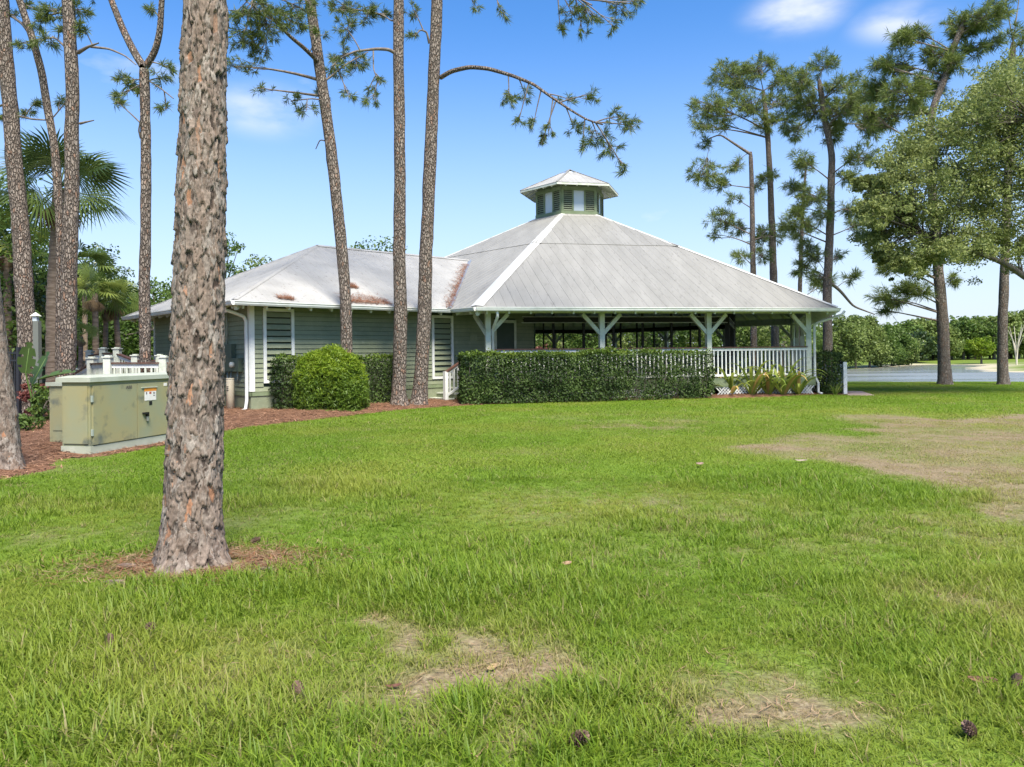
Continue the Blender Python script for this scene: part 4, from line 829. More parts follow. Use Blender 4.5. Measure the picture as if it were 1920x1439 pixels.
# above the frame the near pine goes on with a coarser stem and its crown
r = np.random.default_rng(77); off = org(fgt); tip = FP[-1]; up_ = smooth_path([tip-V3(0, 0, .3), tip+V3(.05, 0, 5), tip+V3(.2, .1, 11)], 30); v, f = tube_np(up_, np.linspace(FR[-1]*1.01, .05, 30), 16, r, .06); obj('upper_trunk', mesh_np('upper_trunk', v-off, f, M['bark'], smooth=True), fgt)
wd = Wood(); tp, td = [], []
for i in range(16):
    s0 = up_[int(r.integers(14, 29))]; a = r.uniform(0, 6.28); ln = r.uniform(1, 2.8); c = s0+V3(math.cos(a)*ln, math.sin(a)*ln, r.uniform(.3, 1)); src = bez(s0, (s0+c)/2-V3(0, 0, .15), c, 6); wd.limb(src, .05, .015, 5)
    for k in range(9):
        e = c+r.normal(size=3)*.45; wd.limb(bez(src[4], (src[4]+e)/2, e, 4), .012, .005, 3); tp.append(e); td.append(e-src[3])
tag(obj('twigs', wd.mesh('twigs', M['twig'], off), fgt), kind='stuff'); v, f, a = needle_arrays(np.array(tp), np.array(td), np.full(len(tp), .22), 22, .007, r); obj('crown', mesh_np('crown', v-off, f, M['needle'], {'rnd': a}), fgt)
# ---------------------------------------------------------------- broadleaf trees, shrubs, hedges
def broad(name, label, loc, h, rx, trunk_r, npad, nleaf, lL, m, seed, group=None, crown0=.3, padr=.3, cat='tree', zsq=.8, conic=False, ry=None, trunk=True, bark='oakbark', up=.5):
    r = np.random.default_rng(seed); loc = V3(*loc); root = thing(name, loc, label, cat, group); ry = ry or rx
    zc, hz = h*(1+crown0)/2, h*(1-crown0)/2
    d = unit(r.normal(size=(npad, 3))); rr = r.uniform(.3, 1, (npad, 1))**.5; c = d*rr*V3(rx*(1-padr*.6), ry*(1-padr*.6), hz*(1-padr*.5)); c[:, 2] += zc
    if conic:
        f = np.clip((c[:, 2]-h*crown0)/(h*(1-crown0)), 0, 1); c[:, :2] *= (1.25-1.05*f)[:, None]
    rad = r.uniform(.6, 1.25, npad)*padr*rx
    if trunk:
        wd = Wood(); tp = smooth_path([V3(0, 0, -.2), V3(r.normal()*.1, r.normal()*.1, h*.3), V3(r.normal()*.2*rx, r.normal()*.2*rx, h*.62)], 14); obj('trunk', mesh_np('trunk', *tube_np(tp, np.linspace(trunk_r*1.25, trunk_r*.5, 14), 9, r, .08), M[bark], smooth=True), root)
        for i in r.choice(npad, min(npad, 14), replace=False):
            s0 = tp[int(r.integers(6, 13))]; wd.limb(bez(s0, (s0+c[i])/2-V3(0, 0, .05*h*r.uniform(0, 1)), c[i], 7), trunk_r*.38, trunk_r*.08, 5)
        tag(obj('limbs', wd.mesh('limbs', M[bark], V3(0, 0, 0)), root), kind='stuff')
    obj('crown', leaf_mesh('crown', c, rad, nleaf, lL, lL*.5, M[m], r, V3(0, 0, 0), zsq, up=up), root)
    return root
def gzf(x, y): return float(ground_z(x, y))
def G(px, y, z=None): a, _ = ray(px, 660); return V3(a*y, y, gzf(a*y, y) if z is None else z)
# trees whose tops show over the wing roof and behind the left garden
broad('tree', 'leafy tree top showing over the wing roof between two pine trunks', G(692, 47), 9.1, 3.2, .22, 60, 90, .24, 'leafmid', 31)
broad('tree', 'low rounded tree top peeping over the wing roof hip', G(492, 44), 7.6, 2.6, .2, 50, 90, .22, 'leafolive', 32)
broad('tree', 'sparse twiggy tree showing between the big pine trunk and the wing roof', G(425, 42), 9.2, 1.8, .15, 22, 60, .2, 'leafmid', 33, crown0=.35)
broad('tree', 'dense green tree behind the forked pine', G(300, 36), 5.6, 2.6, .2, 60, 90, .2, 'leafmid', 34, crown0=.15)
LB = [(-15, 27, 7.6, 2.6, 'leafdark'), (30, 31, 7.2, 2.8, 'leafdark'), (75, 34, 7.4, 2.9, 'leafmid'), (130, 36, 6.2, 2.5, 'leafmid'), (175, 39, 7.6, 2.6, 'leafdark'), (215, 42, 6.0, 2.6, 'leafolive'), (255, 40, 5.0, 2.3, 'leafdark'), (-60, 24, 8.5, 3, 'leafmid')]
LBL = ['dark glossy tree at the garden edge behind the black fence', 'dark dense tree between the red-barked pine and the border trunk', 'green tree behind the pale lamp post', 'green tree behind the big cabbage palm trunk', 'tall dark tree behind the cluster of small palms', 'olive tree behind the small palms', 'low dark tree behind the white ramp railing', 'green tree past the border trunk']
for i, (px, y, h, rx, m) in enumerate(LB): broad('garden_tree', LBL[i], G(px, y), h, rx, .18, 60, 95, .2, m, 40+i, crown0=.08)
# greenery seen through the open pavilion
BG = 'green shrubs and trees seen through the pavilion'
for i in range(13):
    px = 960+i*46; y = 50+(i*37 % 11); broad('garden_tree', 'bright leafy tree standing beyond the open pavilion', G(px, y), 4.6+(i*29 % 17)*.14, 2.4, .16, 42, 80, .26, ('leafmid', 'leafolive', 'leafolive')[i % 3], 60+i, BG, crown0=.05)
broad('red_shrub', 'low red-leaved shrub seen through the pavilion beside the door', G(996, 47), 2.05, 2.0, .05, 30, 90, .14, 'redleaf' if 'redleaf' in M else 'leafolive', 91, cat='shrub', crown0=.02)
# lakeside willows and the far wood
WL = [(1580, 139, 9.0, 5.2, 'leafolive'), (1608, 142, 9.6, 5.4, 'leafolive'), (1634, 146, 9.0, 5.0, 'leafolive'), (1656, 150, 7.8, 4.6, 'leafmid'), (1676, 156, 7.0, 4.6, 'leafmid'), (1696, 164, 6.2, 4.4, 'leafolive')]
for i, (px, y, h, rx, m) in enumerate(WL): broad('shore_tree', ['feathery pale tree on the lake shore beside the pavilion corner', 'feathery light green tree on the lake shore, second from the pavilion', 'tall feathery tree on the lake shore', 'green shore tree leaning over the water', 'rounded shore tree before the far bend of the lake', 'small shore tree at the far bend of the lake'][i], G(px-4, y)+V3(0, 0, -.2), h+1.4, rx, .2, 80, 80, .55, m, 110+i, crown0=.02, padr=.28, conic=i in (1, 2))
protos = [broad('wood_tree', 'green tree in the wood across the lake', G(1700, 186), 10.5, 4.6, .3, 60, 60, .8, 'leafmid', 130, 'trees of the wood across the lake', crown0=.04),
          broad('wood_tree', 'green tree in the wood across the lake', G(1735, 192), 11.5, 4.2, .3, 60, 60, .8, 'leafolive', 131, 'trees of the wood across the lake', crown0=.04),
          broad('wood_tree', 'green tree in the wood across the lake', G(1770, 188), 10, 5, .3, 60, 60, .8, 'leafolive', 132, 'trees of the wood across the lake', crown0=.04)]
r = np.random.default_rng(5)
for i in range(26):
    px = 1690+i*12.5+r.normal()*5; y = 186+r.uniform(0, 26); copy_tree(protos[int(r.choice([0, 1, 1, 2]))], G(px, y), r.uniform(0, 6), r.uniform(.75, 1.2))
broad('small_bright_tree', 'small bright yellow-green tree on the far bank lawn', G(1840, 165), 6.4, 3.0, .2, 40, 70, .5, 'leaflime', 140, crown0=.2)
broad('dark_tree', 'dark rounded tree at the water edge of the far wood', G(1718, 178), 8, 4.6, .2, 50, 70, .7, 'leafdark', 141, crown0=.02)
wd = Wood(); rt = thing('bare_tree', G(1906, 150), 'pale bare branching tree on the far bank', 'tree'); 
for i in range(9):
    a = r.uniform(0, 6.28); t_ = r.uniform(.6, 2.6); wd.limb(smooth_path([V3(0, 0, -.1), V3(r.normal()*.1, 0, 2.5+r.uniform(-.6, 1)), V3(math.cos(a)*t_, math.sin(a)*t_, r.uniform(6, 9))], 9), .16, .03, 5)
obj('trunk', wd.mesh('trunk', mat('pale_bark', (.5, .46, .38), rough=.8), V3(0, 0, 0)), rt)
for (px, y, h, sd_) in ((1862, 196, 15.5, 1), (1828, 205, 15, 2), (1908, 200, 14.5, 3)):
    pine('flat-topped pine rising above the far wood', [(px, 676), (px, 640), (px+2, 625)], y, (3.2, 2.2), seed=200+sd_, far=True, tuft=1.0, nn=16, dens=6, pads=[(px-8, 612, 10), (px+9, 610, 10), (px+1, 603, 10), (px-14, 622, 7), (px+14, 622, 7)], group='pines above the far wood')
# a far wood closes the horizon behind the garden
q = np.stack([r.uniform(-120, 14, 330), r.uniform(66, 84, 330), r.uniform(.3, 6.2, 330)], 1); dw = obj('distant_wood', leaf_mesh('distant_wood', q, r.uniform(1.4, 2.6, 330), 60, .8, .4, M['leafmid'], r, V3(0, 0, 0))); tag(dw, 'far green wood closing the view behind the garden', 'wood', kind='stuff')
q = np.stack([r.uniform(60, 260, 420), r.uniform(215, 235, 420), r.uniform(-1, 9, 420)], 1); dw = obj('distant_wood', leaf_mesh('distant_wood', q, r.uniform(2, 4, 420), 45, 1.4, .7, M['leafmid'], r, V3(0, 0, 0))); tag(dw, 'far green wood behind the trees across the lake', 'wood', kind='stuff')
# live oak at the right, its trunk just outside the picture
r = np.random.default_rng(9); OY = 24.0; oak = thing('live_oak', G(2050, OY), 'spreading live oak at the lawn edge with dense olive crown and a low limb', 'tree'); off = org(oak)
base = G(2050, OY); fork = V3(base[0]-.2, base[1], 3.6); tr = smooth_path([base-V3(0, 0, .2), base+V3(-.05, 0, 1.8), fork], 16); v, f = tube_np(tr, np.linspace(.42, .3, 16), 18, r, .1); obj('trunk', mesh_np('trunk', v-off, f, M['oakbark'], smooth=True), oak)
OP = [(1850, 165, 42), (1895, 150, 45), (1940, 160, 50), (1870, 210, 50), (1820, 220, 40), (1915, 230, 55), (1780, 250, 40), (1740, 270, 40), (1700, 290, 36), (1850, 280, 55), (1790, 310, 50), (1900, 310, 55), (1720, 330, 45), (1670, 340, 34), (1830, 350, 55), (1760, 380, 50), (1690, 390, 45), (1650, 400, 28),
      (1890, 390, 55), (1820, 420, 50), (1740, 440, 45), (1680, 450, 38), (1640, 440, 22), (1860, 450, 42), (1780, 470, 30), (1720, 490, 26), (1910, 450, 40), (1690, 500, 18), (1960, 350, 60), (1990, 260, 60), (2060, 300, 70), (2000, 400, 60), (2120, 360, 70), (2150, 250, 60), (2040, 180, 50), (1655, 375, 22), (1640, 350, 18), (1625, 395, 14), (1655, 480, 14)]
limbs = [smooth_path([fork, aty(1990, 560, OY-.4), aty(1920, 519, OY-.6), aty(1890, 497, OY-.7), aty(1845, 478, OY-.6), aty(1800, 472, OY-.3), aty(1740, 440, OY), aty(1690, 420, OY+.4)], 40),
         smooth_path([fork, aty(2000, 420, OY+.5), aty(1930, 340, OY+.8), aty(1850, 260, OY+1)], 24), smooth_path([fork, aty(2040, 400, OY-1), aty(1980, 260, OY-1.2), aty(1900, 190, OY-1)], 24), smooth_path([fork, aty(2100, 400, OY+.6), aty(2130, 300, OY+1)], 14)]
for i, q in enumerate(limbs): w_ = Wood(); w_.limb(q, .13 if i == 0 else .16, .04, 9); obj('limb', w_.mesh('limb', M['oakbark'], off), oak)
cen, rad = [], []; tw = Wood()
for px, py, rp in OP:
    for j in range(6):
        dy = r.normal()*1.3; c = aty(px+r.normal()*rp*.45, py+r.normal()*rp*.35, OY+dy); 
        bl = min(limbs, key=lambda q: np.min(np.linalg.norm(q-c, axis=1))); i = int(np.argmin(np.linalg.norm(bl-c, axis=1))); tw.limb(bez(bl[max(0, i-3)], (bl[i]+c)/2+r.normal(size=3)*.15, c, 6), .03, .008, 4)
        for k in range(8): cen.append(c+r.normal(size=3)*V3(.55, .6, .4)*rp*OY/F); rad.append(rp*OY/F*r.uniform(.28, .55))
tag(obj('twigs', tw.mesh('twigs', M['oakbark'], off), oak), kind='stuff')
obj('crown', leaf_mesh('crown', np.array(cen), np.array(rad), 72, .095, .048, M['oakleaf'], r, off, .65, .2, jit=1.0), oak)
# ---------------------------------------------------------------- clipped hedges and shrubs
def hedge(label, p0, p1, out, depth, h, m, seed, dens=620, lL=.075, sparse=None, topm=None, wav=.09, name='clipped_hedge'):
    r = np.random.default_rng(seed); p0, p1, o = V3(*p0), V3(*p1), V3(*out); d = p1-p0; ln = np.linalg.norm(d); d /= ln
    root = thing(name, (p0+p1)/2*V3(1, 1, 0), label, 'hedge'); off = org(root)
    def face(n, fu): return fu(r.uniform(0, 1, n), r.uniform(0, 1, n))
    def emit(nm, n_, gen, m_):
        q, nr = gen(n_); q = q+nr*((fbm(q[:, :1]*2.6+q[:, 1:2]*1.3, q[:, 2:]*2.6, seed)-.5)*wav*2+r.normal(size=(len(q), 1))*.035)
        if sparse is not None: keep = sparse((q-p0)@d/ln, q[:, 2], r); q, nr = q[keep], nr[keep]
        v, f, a = leaf_arrays(q, nr*1.6, lL, lL*.55, r, .3, .75); a = np.clip(a*.55+np.repeat(fbm(q[:, 0]*1.7+q[:, 1], q[:, 2]*2.1, seed+3, 3)-.5, 4)*2.2+.25, 0, 1); obj(nm, mesh_np(nm, v-off, f, M[m_], {'rnd': a}), root)
    def gen(n):
        w_ = np.array([ln*h, ln*h*.5, depth*h, depth*h, ln*depth*.45, ln*h*.5]); k = r.choice(6, n, p=w_/w_.sum()); a, b = r.uniform(0, 1, n), r.uniform(0, 1, n); z = .04+b*(h-.04)
        s = np.where(k == 2, 0, np.where(k == 3, 1, a)); t = np.select([k == 0, k == 1, k == 5], [0.0, 1.0, .25], np.where(k == 4, b, a)); zz = np.where(k == 4, h, z)
        nr = np.where((k == 0)[:, None] | (k == 5)[:, None], o, np.where((k == 1)[:, None], -o, np.where((k == 2)[:, None], -d, np.where((k == 3)[:, None], d, V3(0, 0, 1)))))
        ed = .07; zz = np.minimum(zz, h-ed*(t < .06)*(k == 4)); return p0+d*(s*ln)[:, None]-o*(t*depth)[:, None]+V3(0, 0, 1)*zz[:, None], nr
    emit('foliage', int(dens*(ln*h*2+depth*h*2+ln*depth)), gen, m)
    if topm:
        def gtop(n): a, b = r.uniform(0, 1, n), r.uniform(0, 1, n); return p0+d*(a*ln)[:, None]-o*(b*depth)[:, None]+V3(0, 0, 1)*(h+.02+.04*r.uniform(0, 1, n))[:, None], np.tile(V3(0, 0, 1), (n, 1))
        emit('new_growth', int(dens*1.1*ln*depth), gtop, topm)
    tw = Wood()
    for i in range(int(ln*16)):
        b = p0+d*r.uniform(.1, ln-.1)-o*r.uniform(.2*depth, .8*depth); e = b+V3(r.normal()*.18, r.normal()*.1, h*r.uniform(.5, .97)); e = e+o*r.uniform(-.2, .25)*depth; tw.limb(bez(b, (b+e)/2+r.normal(size=3)*.08, e, 5), .011, .004, 4)
    tag(obj('stems', tw.mesh('stems', M['twig'], off), root), kind='stuff'); return root
O0, T0 = facefr(0)
ha, hb = hexv(R0-1, -30, 0)+O0*1.15-T0*1.0, post_pt(0, 2)+O0*1.15-T0*.42
def sp(s, z, r): return r.uniform(0, 1, len(s)) < np.where(s < .55, 1.0, np.where(z > 1.0, np.clip(1.0-(s-.55)*1.5, .35, 1), .9))*np.where((fbm(s*26, z*1.2, 55, 2) > .42) | (s < .66), 1, .38)
hedge('long dark clipped hedge before the pavilion railing, thinning towards one end', ha, hb, O0, .75, 1.46, 'leafhedge', 301, wav=.15, dens=1000, sparse=sp, topm='leafhedgetop')
hedge('dark clipped hedge along the siding wall behind the round shrub', wing(wall_s(498)-.1, TW+.62, 0), wing(wall_s(737), TW+.62, 0), WN, .5, 1.42, 'leafhedge', 302, topm='leafhedgetop')
qh = hexv(R0-1, 30, 0)+O0*.6+T0*.35; hedge('short dark hedge beside the pavilion corner post and stair rail', qh, qh+V3(.62, .35, 0), O0, .8, 1.42, 'leafhedge', 303, dens=800)
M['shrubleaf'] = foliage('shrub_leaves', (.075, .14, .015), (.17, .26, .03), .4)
r = np.random.default_rng(44); sh = thing('round_shrub', at(616, 774)+V3(0, .28, 0), 'full rounded lime green shrub growing in the mulch before the siding wall', 'shrub'); off = org(sh); c0 = off
n = 5200; d_ = unit(r.normal(size=(n, 3))); d_[:, 2] = np.abs(d_[:, 2])*1.0-.25*(r.uniform(0, 1, n) < .3); d_ = unit(d_); sq = lambda x, p: np.sign(x)*np.abs(x)**p
lob = 1+.16*(fbm(d_[:, 0]*3+5, d_[:, 2]*3+d_[:, 1]*2+5, 8, 3)-.5)*2
pt = np.stack([sq(d_[:, 0], .72)*.9, sq(d_[:, 1], .72)*.72, .12+np.clip(sq(d_[:, 2], .7), -.05, 1)*1.45], 1)*lob[:, None]*r.uniform(.88, 1.02, (n, 1))+c0
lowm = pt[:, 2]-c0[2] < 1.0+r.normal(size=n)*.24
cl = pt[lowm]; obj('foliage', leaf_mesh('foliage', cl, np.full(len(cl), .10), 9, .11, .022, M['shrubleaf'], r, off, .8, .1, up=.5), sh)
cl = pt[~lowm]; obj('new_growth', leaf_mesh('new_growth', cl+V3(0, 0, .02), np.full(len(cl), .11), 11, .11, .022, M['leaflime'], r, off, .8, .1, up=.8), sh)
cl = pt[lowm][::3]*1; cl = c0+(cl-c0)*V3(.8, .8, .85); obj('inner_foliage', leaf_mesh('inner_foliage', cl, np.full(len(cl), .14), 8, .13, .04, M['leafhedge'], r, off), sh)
# strap-leaved plants: every leaf its own piece
def strap(name, label, loc, nl, ln, wd_, m, seed, group=None, arch=1.0, dry=None, cat='plant'):
    r = np.random.default_rng(seed); root = thing(name, loc, label, cat, group)
    for i in range(nl):
        a = i*2.4+r.normal()*.3; el = r.uniform(.75, 1.35); L_ = ln*r.uniform(.7, 1.15); o = V3(math.cos(a), math.sin(a), 0); s_ = V3(-math.sin(a), math.cos(a), 0); vs, fs = [], []; p = V3(0, 0, 0)+o*.04; K_ = 8; dr = 0
        for k in range(K_+1):
            t = k/K_; e = el-arch*t*t*2.0; w_ = wd_*(math.sin(math.pi*min(1, .12+t*.88))**.6)*(1-.55*t)
            up_ = V3(0, 0, 1)*math.cos(e)-o*math.sin(e)
            vs += [p-s_*w_+up_*w_*.35, p+up_*-w_*.05, p+s_*w_+up_*w_*.35]; p = p+(o*math.cos(e)+V3(0, 0, 1)*math.sin(e))*L_/K_
            p[2] = max(p[2], .015)
        for k in range(K_):
            for q in (0, 1): fs.append((k*3+q, k*3+q+1, k*3+q+4, k*3+q+3))
        mm = dry if (dry and i % 6 == 3) else m
        obj('leaf', mesh_np('leaf', np.array(vs), np.array(fs), M[mm], {'rnd': np.full(len(vs), r.uniform(0, 1))}, smooth=True), root)
    return root
M['strap'] = foliage('strap_leaves', (.13, .2, .03), (.32, .38, .08), .4, .45, .3); M['strapdry'] = foliage('yellowed_strap_leaves', (.42, .36, .12), (.5, .3, .12), .3, .6, .2); M['stripdark'] = foliage('dark_blade_leaves', (.022, .045, .02), (.05, .085, .03), .15, .35, .5)
for i, (px, py, s_) in enumerate(((1372, 744, .95), (1412, 744, 1.1), (1444, 743, 1.0), (1472, 743, 1.15), (1500, 742, .9))):
    strap('strap_lily', 'arching strap-leaved lily with yellowing leaves before the pavilion railing', at(px, py)+V3(0, .12, 0), 17, 1.6*s_, .075, 'strap', 400+i, 'strap lilies before the pavilion', dry='strapdry')
strap('spiky_plant', 'small spiky plant at the foot of the right stair rail', at(1566, 741), 11, .7, .03, 'strap', 420, arch=.5)
for i, px in enumerate((1270, 1298, 1322)):
    c = at(px, 746); c[1] += .05; rr = np.random.default_rng(430+i); gp = thing('dark_grass_clump', c, 'dark blade-leaved grass clump at the thin end of the hedge', 'plant', 'dark grass clumps by the hedge'); w_ = []; n = 110
    a = rr.uniform(0, 6.28, n); L_ = rr.uniform(.4, .75, n); o = np.stack([np.cos(a), np.sin(a), 0*a], 1); s_ = np.stack([-np.sin(a), np.cos(a), 0*a], 1)*.012; reach = (rr.uniform(.25, .85, n)*L_)[:, None]; b0 = o*rr.uniform(.02, .18, (n, 1))
    m1 = b0+o*reach*.35+V3(0, 0, 1)*(L_*.62)[:, None]; m2 = b0+o*reach*.8+V3(0, 0, 1)*(L_*.68)[:, None]; tip = b0+o*reach*1.15+V3(0, 0, 1)*(L_*.42)[:, None]
    v = np.stack([b0-s_, b0+s_, m1+s_, m1-s_, m2+s_, m2-s_, tip+s_*.2, tip-s_*.2], 1).reshape(-1, 3); k = np.arange(n)[:, None]*8; f = np.concatenate([k+np.array([0, 1, 2, 3]), k+np.array([3, 2, 4, 5]), k+np.array([5, 4, 6, 7])])
    tag(obj('blades', mesh_np('blades', v, f, M['stripdark'], {'rnd': np.repeat(rr.uniform(0, 1, n), 8)}), gp), kind='stuff')
# ---------------------------------------------------------------- palms
def palm(label, px, y, vbase, vcen, rpx, nfr, trw, m, seed, dry=10, group=None, name='fan_palm', tilt=0):
    r = np.random.default_rng(seed); b = G(px+tilt, y); c = aty(px, vcen, y); R_ = rpx*y/F; root = thing(name, b, label, 'palm', group); off = org(root); tr_ = trw*y/F/2
    pth = smooth_path([b-V3(0, 0, .2), (b+c)/2+V3(r.normal()*.08, 0, 0), c-V3(0, 0, .05)], 40); rad = tr_*np.linspace(1.15, .92, 40)*(1+.05*np.sin(np.arange(40)*2.4)); v, f = tube_np(pth, rad, 14, r, .05); obj('trunk', mesh_np('trunk', v-off, f, M['palmtrunk'], smooth=True), root)
    for i in range(nfr+dry):
        isd = i >= nfr; a = i*2.399+r.normal()*.2; el = r.uniform(-.35, 1.35)*(1 if not isd else 0)-(r.uniform(1.0, 1.4) if isd else 0); pl = R_*(r.uniform(.4, .62) if not isd else .25); o = V3(math.cos(a), math.sin(a), 0)
        d0 = o*math.cos(el)+V3(0, 0, 1)*math.sin(el); e = c+d0*pl-V3(0, 0, pl*.12); vs, fs = [], []
        # petiole
        s_ = V3(-math.sin(a), math.cos(a), 0); u_ = np.cross(d0, s_); tw_ = r.normal()*.8; s_ = s_*math.cos(tw_)+u_*math.sin(tw_); u_ = np.cross(d0, s_)
        w_ = .014*max(1, R_); vs += [c-s_*w_, c+s_*w_, e+s_*w_*.5, e-s_*w_*.5]; fs.append((0, 1, 2, 3)); nb = 26 if R_ > 1.6 else 17; fl = R_*(.62 if not isd else .4); dn = unit(d0-V3(0, 0, .35))
        for k in range(nb):
            g = (k/(nb-1)-.5)*(3.7 if not isd else 1.6); l_ = fl*(1-.28*abs(g)/1.9)*r.uniform(.9, 1.05); q = dn*math.cos(g)+s_*math.sin(g); up_ = u_*(-.10 if k % 2 else .10); lat = unit(np.cross(q, u_))*l_*(.028 if R_ > 1.6 else .05)
            m1 = e+q*l_*.55+up_*l_*.12; tip = e+q*l_-V3(0, 0, 1)*l_*(.16+.16*abs(g)/1.9)*(1 if not isd else .3); i0 = len(vs); vs += [e, m1-lat, tip, m1+lat]; fs.append((i0, i0+1, i0+2, i0+3))
        obj('dead_frond' if isd else 'frond', mesh_np('frond', np.array(vs)-off, np.array(fs), M['palmdry' if isd else m], {'rnd': np.full(len(vs), r.uniform(0, 1))}), root)
    return root
palm('tall cabbage palm with dry thatch behind the twin pine trunks', 112, 20.5, 700, 352, 124, 30, 25, 'palm', 501, dry=16, tilt=-12)
palm('half-hidden fan palm crown beside the red-barked pine', 14, 25, 700, 455, 82, 24, 14, 'palmlime', 502, dry=6)
palm('middle fan palm of the cluster behind the ramp railing', 178, 26, 690, 548, 58, 20, 11, 'palmlime', 503, dry=10)
palm('slimmest fan palm of the cluster behind the ramp railing', 199, 27.5, 690, 575, 46, 16, 9, 'palm', 504, dry=8, tilt=-4)
palm('fan palm of the cluster standing close to the forked pine', 216, 27, 690, 562, 54, 18, 10, 'palmlime', 505, dry=9)
palm('taller fan palm behind the cluster', 158, 31, 690, 500, 62, 20, 9, 'palm', 506, dry=6)
palm('low fan palm with reddish thatch next to the stout pine', 152, 23, 690, 628, 34, 12, 8, 'palmlime', 507, dry=8)
# paddle-leaved plant by the black fence
M['paddle'] = foliage('paddle_leaves', (.035, .07, .02), (.075, .13, .035), .25, .35, .5); M['paddlelite'] = foliage('light_paddle_leaves', (.12, .2, .05), (.2, .28, .08), .35, .4, .4)
pb = at(70, 797); pd = thing('paddle_leaf_plant', pb, 'broad paddle-leaved plant beside the black fence', 'plant'); off = org(pd)
def paddle(tipbase, tip, wd_, nrm, m, sag=.0):
    a, b = V3(*tipbase), V3(*tip); d = b-a; L_ = np.linalg.norm(d); d /= L_; n_ = unit(V3(*nrm)-d*(V3(*nrm)@d)); s_ = np.cross(d, n_); vs, fs = [], []; K_ = 12
    for k in range(K_+1):
        t = k/K_; w_ = wd_*math.sin(math.pi*(.06+.9*t))**.55*(1-.25*t); p = a+d*L_*t+V3(0, 0, -sag*t*t)
        vs += [p-s_*w_+n_*w_*.28, p-s_*w_*.5+n_*w_*.08, p, p+s_*w_*.5+n_*w_*.08, p+s_*w_+n_*w_*.28]
    for k in range(K_):
        for q in range(4):
            if q in (0, 3) and k % 4 == 2: continue
            fs.append((k*5+q, k*5+q+1, k*5+q+6, k*5+q+5))
    lf = obj('leaf', mesh_np('leaf', np.array(vs)-off, np.array(fs), M[m], {'rnd': np.full(len(vs), rng.uniform(0, 1))}, smooth=True), pd)
    st_ = MB(); mid = (pb+a)/2+V3(0, 0, .05); st_.tube([pb+V3(0, 0, -.03), mid, a, a+d*L_*.8+V3(0, 0, -sag*.64)], [.035, .022, .016, .006], 6); st_.build('stalk', M['paddlelite'], lf, smooth=True)
yb = pb[1]
paddle(aty(48, 700, yb-.1), aty(56, 642, yb-.2), .21, (.3, -1, .1), 'paddle'); paddle(aty(72, 712, yb), aty(140, 688, yb-.5), .17, (.1, -.5, 1), 'paddle', .12); paddle(aty(58, 758, yb-.1), aty(66, 742, yb-.4), .12, (0, -1, .5), 'paddlelite')
paddle(aty(80, 770, yb-.1), aty(84, 735, yb-.2), .11, (.2, -1, .2), 'paddlelite'); paddle(aty(60, 720, yb+.2), aty(92, 660, yb+.3), .16, (-.3, -1, .2), 'paddle'); paddle(aty(90, 735, yb+.1), aty(112, 716, yb-.1), .12, (.2, -1, .6), 'paddle', .05)
M['redleaf'] = foliage('red_leaves', (.15, .05, .045), (.24, .09, .07), .3)
for c in bpy.data.objects:
    if c.parent and c.parent.name == 'red_shrub' and c.name.startswith('crown'): c.data.materials[0] = M['redleaf']
broad('red_shrub', 'red-leaved shrub behind the paddle-leaf plant', G(66, 17.8), 1.15, .5, .03, 22, 40, .1, 'redleaf', 93, cat='shrub', crown0=.05)
broad('low_shrub', 'leafy green shrub beside the utility cabinet back', G(88, 16.5), 1.05, .45, .03, 24, 45, .1, 'leafmid', 94, cat='shrub', crown0=.02)
broad('low_shrub', 'tiny green shrub at the foot of the black fence', G(44, 14.6), .42, .4, .02, 20, 40, .08, 'leafmid', 95, cat='shrub', crown0=.02)
# ---------------------------------------------------------------- utility cabinet
M['cab'] = mat('faded_green_cabinet', (.25, .265, .17), (.30, .265, .13), rough=.6, scale=1.6, mixlo=.35, mixhi=.65, c3=(.12, .135, .11), s3=3.2, lo3=.58, hi3=.72, bump=.06, bscale=4)
M['cabtop'] = mat('chalky_cabinet_lid', (.42, .44, .36), (.34, .36, .28), rough=.6, scale=3)
P0 = at(170, 855); fd = unit(at(309, 830.5)-P0); sdv = V3(-fd[1], fd[0], 0); cab = thing('utility_cabinet', P0+fd*1.0+sdv*.3, 'faded olive green utility cabinet with warning label standing at the mulch edge', 'cabinet')
c8 = lambda a0, a1, b0, b1, z0, z1: [P0+fd*a+sdv*b+V3(0, 0, z) for z in (z0, z1) for a, b in ((a0, b0), (a1, b0), (a1, b1), (a0, b1))]
LC, DC, HC = 2.15, .54, 1.2
def cbox(nm, a0, a1, b0, b1, z0, z1, m, par=cab): b = MB(); b.hexa(c8(a0, a1, b0, b1, z0, z1)); return b.build(nm, m, par)
cbox('plinth', .0, LC, .0, DC, -.05, .14, M['cabtop']); body = cbox('body', .015, LC-.015, .015, DC-.015, .14, HC-.05, M['cab']); 
lid = MB(); lid.hexa(c8(-.03, LC+.03, -.03, DC+.06, HC-.07, HC)); lid.add(c8(-.03, LC+.03, -.03, DC+.06, HC, HC)[:4]+c8(.1, LC-.1, .12, DC-.06, HC+.03, HC+.03)[:4], [(4, 5, 6, 7), (0, 1, 5, 4), (1, 2, 6, 5), (2, 3, 7, 6), (3, 0, 4, 7)]); lid.build('lid', M['cabtop'], cab)
d1 = cbox('door', .05, 1.0, -.012, .014, .16, HC-.13, M['cab']); d2 = cbox('door', 1.02, LC-.03, -.012, .014, .16, HC-.13, M['cab'])
cbox('hinge', .02, .045, -.02, .01, .82, .92, M['conduit'], d1); cbox('hinge', .02, .045, -.02, .01, .3, .4, M['conduit'], d1)
cbox('side_panel', -.006, .014, .05, DC-.05, .18, HC-.13, M['cab'])
cbox('rain_hood', 1.1, 1.48, -.03, -.012, .985, 1.0, M['cabtop'], d2)
